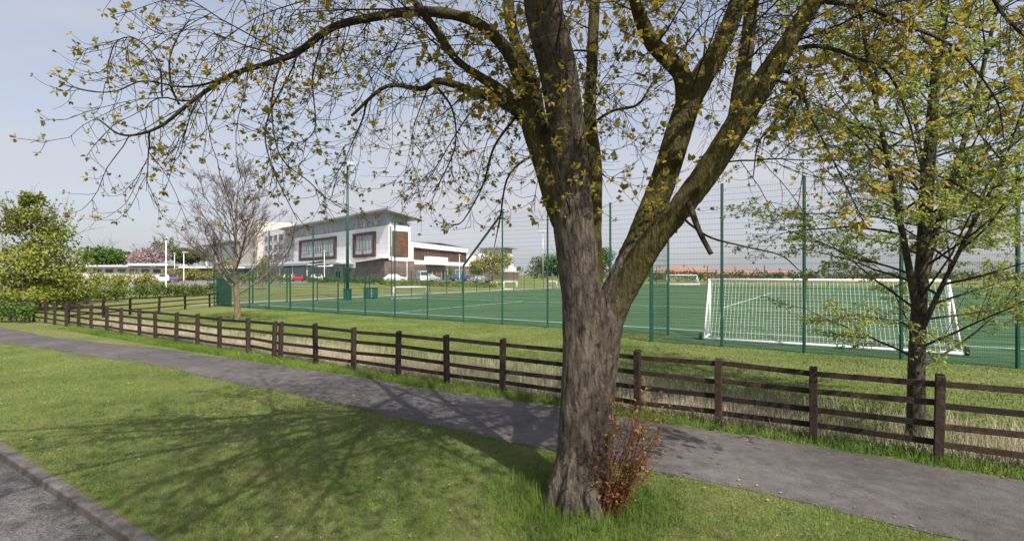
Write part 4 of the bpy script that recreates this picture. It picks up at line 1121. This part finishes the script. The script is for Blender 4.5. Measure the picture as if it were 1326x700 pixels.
def car(px, Y, rz, paint, label, van=False):
    p = spot(px, Y); t = thing('parked_van' if van else 'parked_car', (p.x, p.y, p.z+.03), label, 'van' if van else 'car', 'vehicles parked by the school', rz)
    if van: prof = [(-2.3, .35), (-2.3, 1.9), (-2.15, 2.02), (.9, 2.02), (1.55, 1.15), (2.25, .95), (2.35, .35)]
    else: prof = [(-2.05, .35), (-2.1, .85), (-1.75, .95), (-1.25, 1.42), (.35, 1.45), (1.05, .98), (1.9, .82), (2.1, .6), (2.1, .35)]
    b = MB(); w = .86; n = len(prof)
    L_, R__ = [], []
    for x, z in prof:
        k = w-(.16 if z > 1.0 else 0); L_.append((x, k, z)); R__.append((x, -k, z))
    base = len(b.v); b.v += L_+R__
    b.f.append(tuple(range(n-1, -1, -1))); b.f.append(tuple(range(n, 2*n)))
    for i in range(n):
        j = (i+1) % n; b.f.append((i, j, n+j, n+i))
    b.mi = [0]*len(b.f); b.build('body', paint, t, bevel=.05)
    g = MB()
    if van:
        for sy in (-1, 1): g.box(.0, 1.1, sy*.708-.01, sy*.708+.01, 1.25, 1.8)
        g.hexa([(1.02, -.6, 1.88), (1.02, .6, 1.88), (1.5, .6, 1.25), (1.5, -.6, 1.25), (1.08, -.6, 1.9), (1.08, .6, 1.9), (1.56, .6, 1.27), (1.56, -.6, 1.27)])
    else:
        for sy in (-1, 1):
            y = sy*.7; g.hexa([(-1.3, y-.015, 1.0), (.8, y-.015, 1.0), (.8, y+.015, 1.0), (-1.3, y+.015, 1.0), (-1.05, y-.015, 1.36), (.3, y-.015, 1.36), (.3, y+.015, 1.36), (-1.05, y+.015, 1.36)])
        g.hexa([(.42, -.6, 1.42), (.42, .6, 1.42), (1.0, .6, 1.04), (1.0, -.6, 1.04), (.47, -.6, 1.44), (.47, .6, 1.44), (1.05, .6, 1.06), (1.05, -.6, 1.06)])
        g.hexa([(-1.7, -.6, 1.02), (-1.7, .6, 1.02), (-1.28, .6, 1.38), (-1.28, -.6, 1.38), (-1.75, -.6, 1.04), (-1.75, .6, 1.04), (-1.32, .6, 1.41), (-1.32, -.6, 1.41)])
    g.build('window', M['dglass'], t)
    for x in (-1.3, 1.35):
        for sy in (-1, 1):
            q = MB(); q.tube([(x, sy*.72, .32), (x, sy*.9, .32)], .32, 14); wo = q.build('wheel', M['dark'], t)
            q = MB(); q.tube([(x, sy*.9, .32), (x, sy*.91, .32)], .19, 10); q.build('rim', M['steel'], wo)
    for sy in (-1, 1):
        q = MB(); x = prof[-1][0]; q.box(x-.03, x+.015, sy*.62-.16, sy*.62+.16, .6, .75); q.build('headlight', M['lamp'], t)
wp, rp, sp_, pp_, bp_ = carpaint('white', (.75, .75, .76)), carpaint('red', (.4, .04, .04)), carpaint('silver', (.45, .46, .48)), carpaint('purple', (.16, .09, .17)), carpaint('blue', (.05, .08, .2))
car(512, 92, .2, wp, 'white hatchback parked at the corner of the brick base'); car(547, 94, -1.2, wp, 'white van parked against the long brick wing', True)
car(556, 96, .9, sp_, 'silver car just right of the white van'); car(623, 100, .4, wp, 'white car parked left of the bronze leafed tree')
car(374, 104, 1.9, wp, 'white car left of the red one under the canopy'); car(386, 103, 2.0, rp, 'red car parked under the school canopy'); car(409, 100, 2.2, wp, 'white car right of the red one under the canopy')
car(211, 90, 2.2, wp, 'white car behind the hedge by the nearest lamp post'); car(224, 94, 2.15, pp_, 'purple car behind the hedge between the lamp posts')
car(350, 110, 2.0, bp_, 'dark blue car beyond the bare tree'); car(596, 104, .5, bp_, 'dark blue car half hidden beside the brick wing')

# ------------------------------------------------------------------ grass that nobody could count
def blades(name, m, us, vs, dens, h, w, keep=None, lean=.5, label=None, cat='grass', droop=0):
    n = int((us[1]-us[0])*(vs[1]-vs[0])*dens)
    u = rng.uniform(us[0], us[1], n); v = rng.uniform(vs[0], vs[1], n)
    if keep is not None: k = keep(u, v); u, v = u[k], v[k]
    n = len(u); x = u*D[0]+v*N[0]; y = u*D[1]+v*N[1]
    zz = np.array([gheight(a, b, c, d) for a, b, c, d in zip(u, v, x, y)])
    a = rng.uniform(0, 2*np.pi, n); hh = h*rng.uniform(.45, 1.25, n); ww = w*rng.uniform(.6, 1.3, n)
    la = rng.uniform(0, 2*np.pi, n); ln = hh*np.abs(rng.normal(0, lean, n))
    P = np.stack([x, y, zz], 1); sd = np.stack([np.cos(a)*ww/2, np.sin(a)*ww/2, np.zeros(n)], 1)
    tip = P+np.stack([np.cos(la)*ln, np.sin(la)*ln, np.maximum(hh-ln*.35-droop, .01)], 1)
    V = np.empty((n, 3, 3)); V[:, 0] = P-sd; V[:, 1] = P+sd; V[:, 2] = tip
    o = tri_mesh(name, V.reshape(-1, 3), 3, m); tag(o, label, cat, None, 'stuff'); return o
def vary(u, v, s=.7, off=0.):   # patchiness
    return np.array([mnoise.noise(Vector((a*s, b*s, off))) for a, b in zip(u.tolist(), v.tolist())])
pn = np.vectorize(path_near); pfz = np.vectorize(path_far)
def onverge(u, v): return (v > KV+.01+.03*np.sin(u*5)) & (v < pn(u)+.03+.04*np.sin(u*9+2*np.sin(u*3))) & (rng.random(len(u)) < .68+.9*vary(u, v, 1.6)+.5*vary(u, v, 5, 2))
blades('verge_grass', M['blade'], (-6, 7), (KV, 6.5), 3600, .045, .0075, onverge, .8, 'short patchy mown grass on the verge between kerb and path')
blades('verge_grass_beyond', M['blade'], (7, 24), (KV, 6.5), 1500, .05, .011, onverge, .8, 'mown grass on the verge farther along the kerb')
blades('path_edge_grass', M['lush'], (-7, 30), (8.1, 9.1), 1500, .15, .011, lambda u, v: (v > pfz(u)+.02+.05*np.sin(u*7)), .6, 'lush longer grass between the path and the timber fence')
blades('dry_grass', M['straw'], (-8, 32), (8.95, 11.7), 1300, .38, .012, lambda u, v: rng.random(len(u)) < np.clip(1.15-np.abs(v-9.9)*.75, .05, 1)*np.clip(.85+1.3*vary(u, v, .5, 4), .2, 1), .75, 'pale dry rough grass in the dip behind the timber fence')
blades('rough_green_grass', M['lush'], (-8, 32), (8.9, 12.0), 420, .17, .013, lambda u, v: rng.random(len(u)) < .6+vary(u, v, .5, 9), .6, 'green rough grass mixed into the dry strip')
blades('field_grass', M['blade'], (-9, 34), (11, 20.6), 420, .06, .02, lambda u, v: ~((u < 5.6) & (v > 18.5)), .8, 'mown grass between the timber fence and the pitch')
# tuft at the foot of the maple
tu, tv = to_uv(T0.x, T0.y)
def ring(u, v):
    d = np.hypot(u-tu, v-tv); return (d > .3) & (rng.random(len(u)) < np.clip(1.35-d*1.1, 0, 1))
blades('tree_foot_grass', M['lush'], (tu-1.2, tu+1.2), (tv-1.2, tv+1.1), 2200, .17, .009, ring, .45, 'long green grass tufts round the foot of the big tree')
# dandelions
q = []
for i in range(240):
    k = random.random()
    if k < .88: u = random.uniform(2, 30); v = path_far(u)+random.uniform(.1, .6); z = .1
    else: u = random.uniform(-4, 20); v = random.uniform(KV+.4, 6.2); z = .045
    x, y = uv(u, v); r = random.uniform(.009, .017)
    c = [Vector((x+r*math.cos(a), y+r*math.sin(a), z+.004+random.uniform(-.006, .006))) for a in np.arange(0, 6.28, 1.0472)][:6]
    q += c
o = tri_mesh('dandelions', np.array([tuple(p) for p in q]), 6, M['yellow']); tag(o, 'scattered yellow dandelion heads in the grass', 'flowers', None, 'stuff')

q = []
for i in range(900):
    u = random.uniform(-5, 22); e = random.random()
    if e < .55: v = random.uniform(KV+.1, 6.3); z = random.uniform(.012, .04)
    elif e < .8: v = path_far(u)-abs(random.gauss(0, .25)); z = .024
    else: v = path_near(u)+abs(random.gauss(0, .3)); z = .024
    x, y = uv(u, v); a = random.uniform(0, 6.28); r = random.uniform(.008, .028)
    dx, dy = Vector((math.cos(a)*r, math.sin(a)*r, random.uniform(-.3, .3)*r)), Vector((-math.sin(a)*r*.6, math.cos(a)*r*.6, random.uniform(-.3, .3)*r)); c = Vector((x, y, z))
    q += [c-dx, c+dy, c+dx, c-dy]
o = tri_mesh('leaf_litter', np.array([tuple(p) for p in q]), 4, leafmat('dead_leaf', [(.2, .13, .07), (.3, .22, .13), (.14, .09, .05), (.36, .3, .2)], .1)); tag(o, 'scattered dead leaf bits on the verge and path edges', 'leaf litter', None, 'stuff')

# ------------------------------------------------------------------ light, sky, camera
SD = Vector((.5, -.866, 0)).normalized(); EL = R(49)
sunv = Vector((SD.x*math.cos(EL), SD.y*math.cos(EL), math.sin(EL)))
L = bpy.data.lights.new('sun', 'SUN'); L.energy = 3.3; L.angle = R(.6); L.color = (1, .94, .84)
lo = bpy.data.objects.new('sun', L); COL.objects.link(lo); lo.rotation_euler = sunv.to_track_quat('Z', 'Y').to_euler()
wd = bpy.data.worlds.new('World'); S.world = wd; wd.use_nodes = True; nt = wd.node_tree; nt.nodes.clear()
out = nt.nodes.new('ShaderNodeOutputWorld'); bg = nd(nt, 'ShaderNodeBackground', Strength=.095)
sky = nt.nodes.new('ShaderNodeTexSky'); sky.sky_type = 'NISHITA'; sky.sun_disc = False
sky.sun_elevation = EL; sky.sun_rotation = math.atan2(SD.x, SD.y); sky.altitude = 50; sky.air_density = 1.0; sky.dust_density = 3.0; sky.ozone_density = 1.2
tc = nt.nodes.new('ShaderNodeTexCoord')
n1 = noise(nt, mapping(nt, tc.outputs['Generated'], (1, 1, 3.5)), 1.6, 6, .55, .5)
sep = nt.nodes.new('ShaderNodeSeparateXYZ'); nt.links.new(tc.outputs['Generated'], sep.inputs[0])
veil = ramp(nt, [(0, (.9, .9, .9)), (.12, (.84, .84, .84)), (.4, (.68, .68, .68)), (.8, (.35, .35, .35))], sep.outputs[2])
cl = ramp(nt, [(.34, (.5, .5, .5)), (.66, (1.22, 1.22, 1.22))], n1.outputs[0])
fac = mixc(nt, veil.outputs[0], cl.outputs[0], 1.0, 'MULTIPLY')
col = mixc(nt, sky.outputs[0], (3.4, 3.4, 3.72), fac)
nt.links.new(col, bg.inputs[0]); nt.links.new(bg.outputs[0], out.inputs[0])

cam = bpy.data.cameras.new('camera'); co_ = bpy.data.objects.new('camera', cam); COL.objects.link(co_)
co_.location = (0, 0, EYE); co_.rotation_euler = (R(90), 0, 0)
cam.sensor_width = 36; cam.lens = 36*F/1326; cam.shift_y = (HY-350)/1326; cam.clip_end = 3000; cam.clip_start = .05
S.camera = co_
S.view_settings.view_transform = 'Standard'; S.view_settings.look = 'None'; S.view_settings.exposure = 1.03; S.view_settings.gamma = 1
S.render.resolution_x = 1024; S.render.resolution_y = 540
S.cycles.max_bounces = 6; S.cycles.use_denoising = True
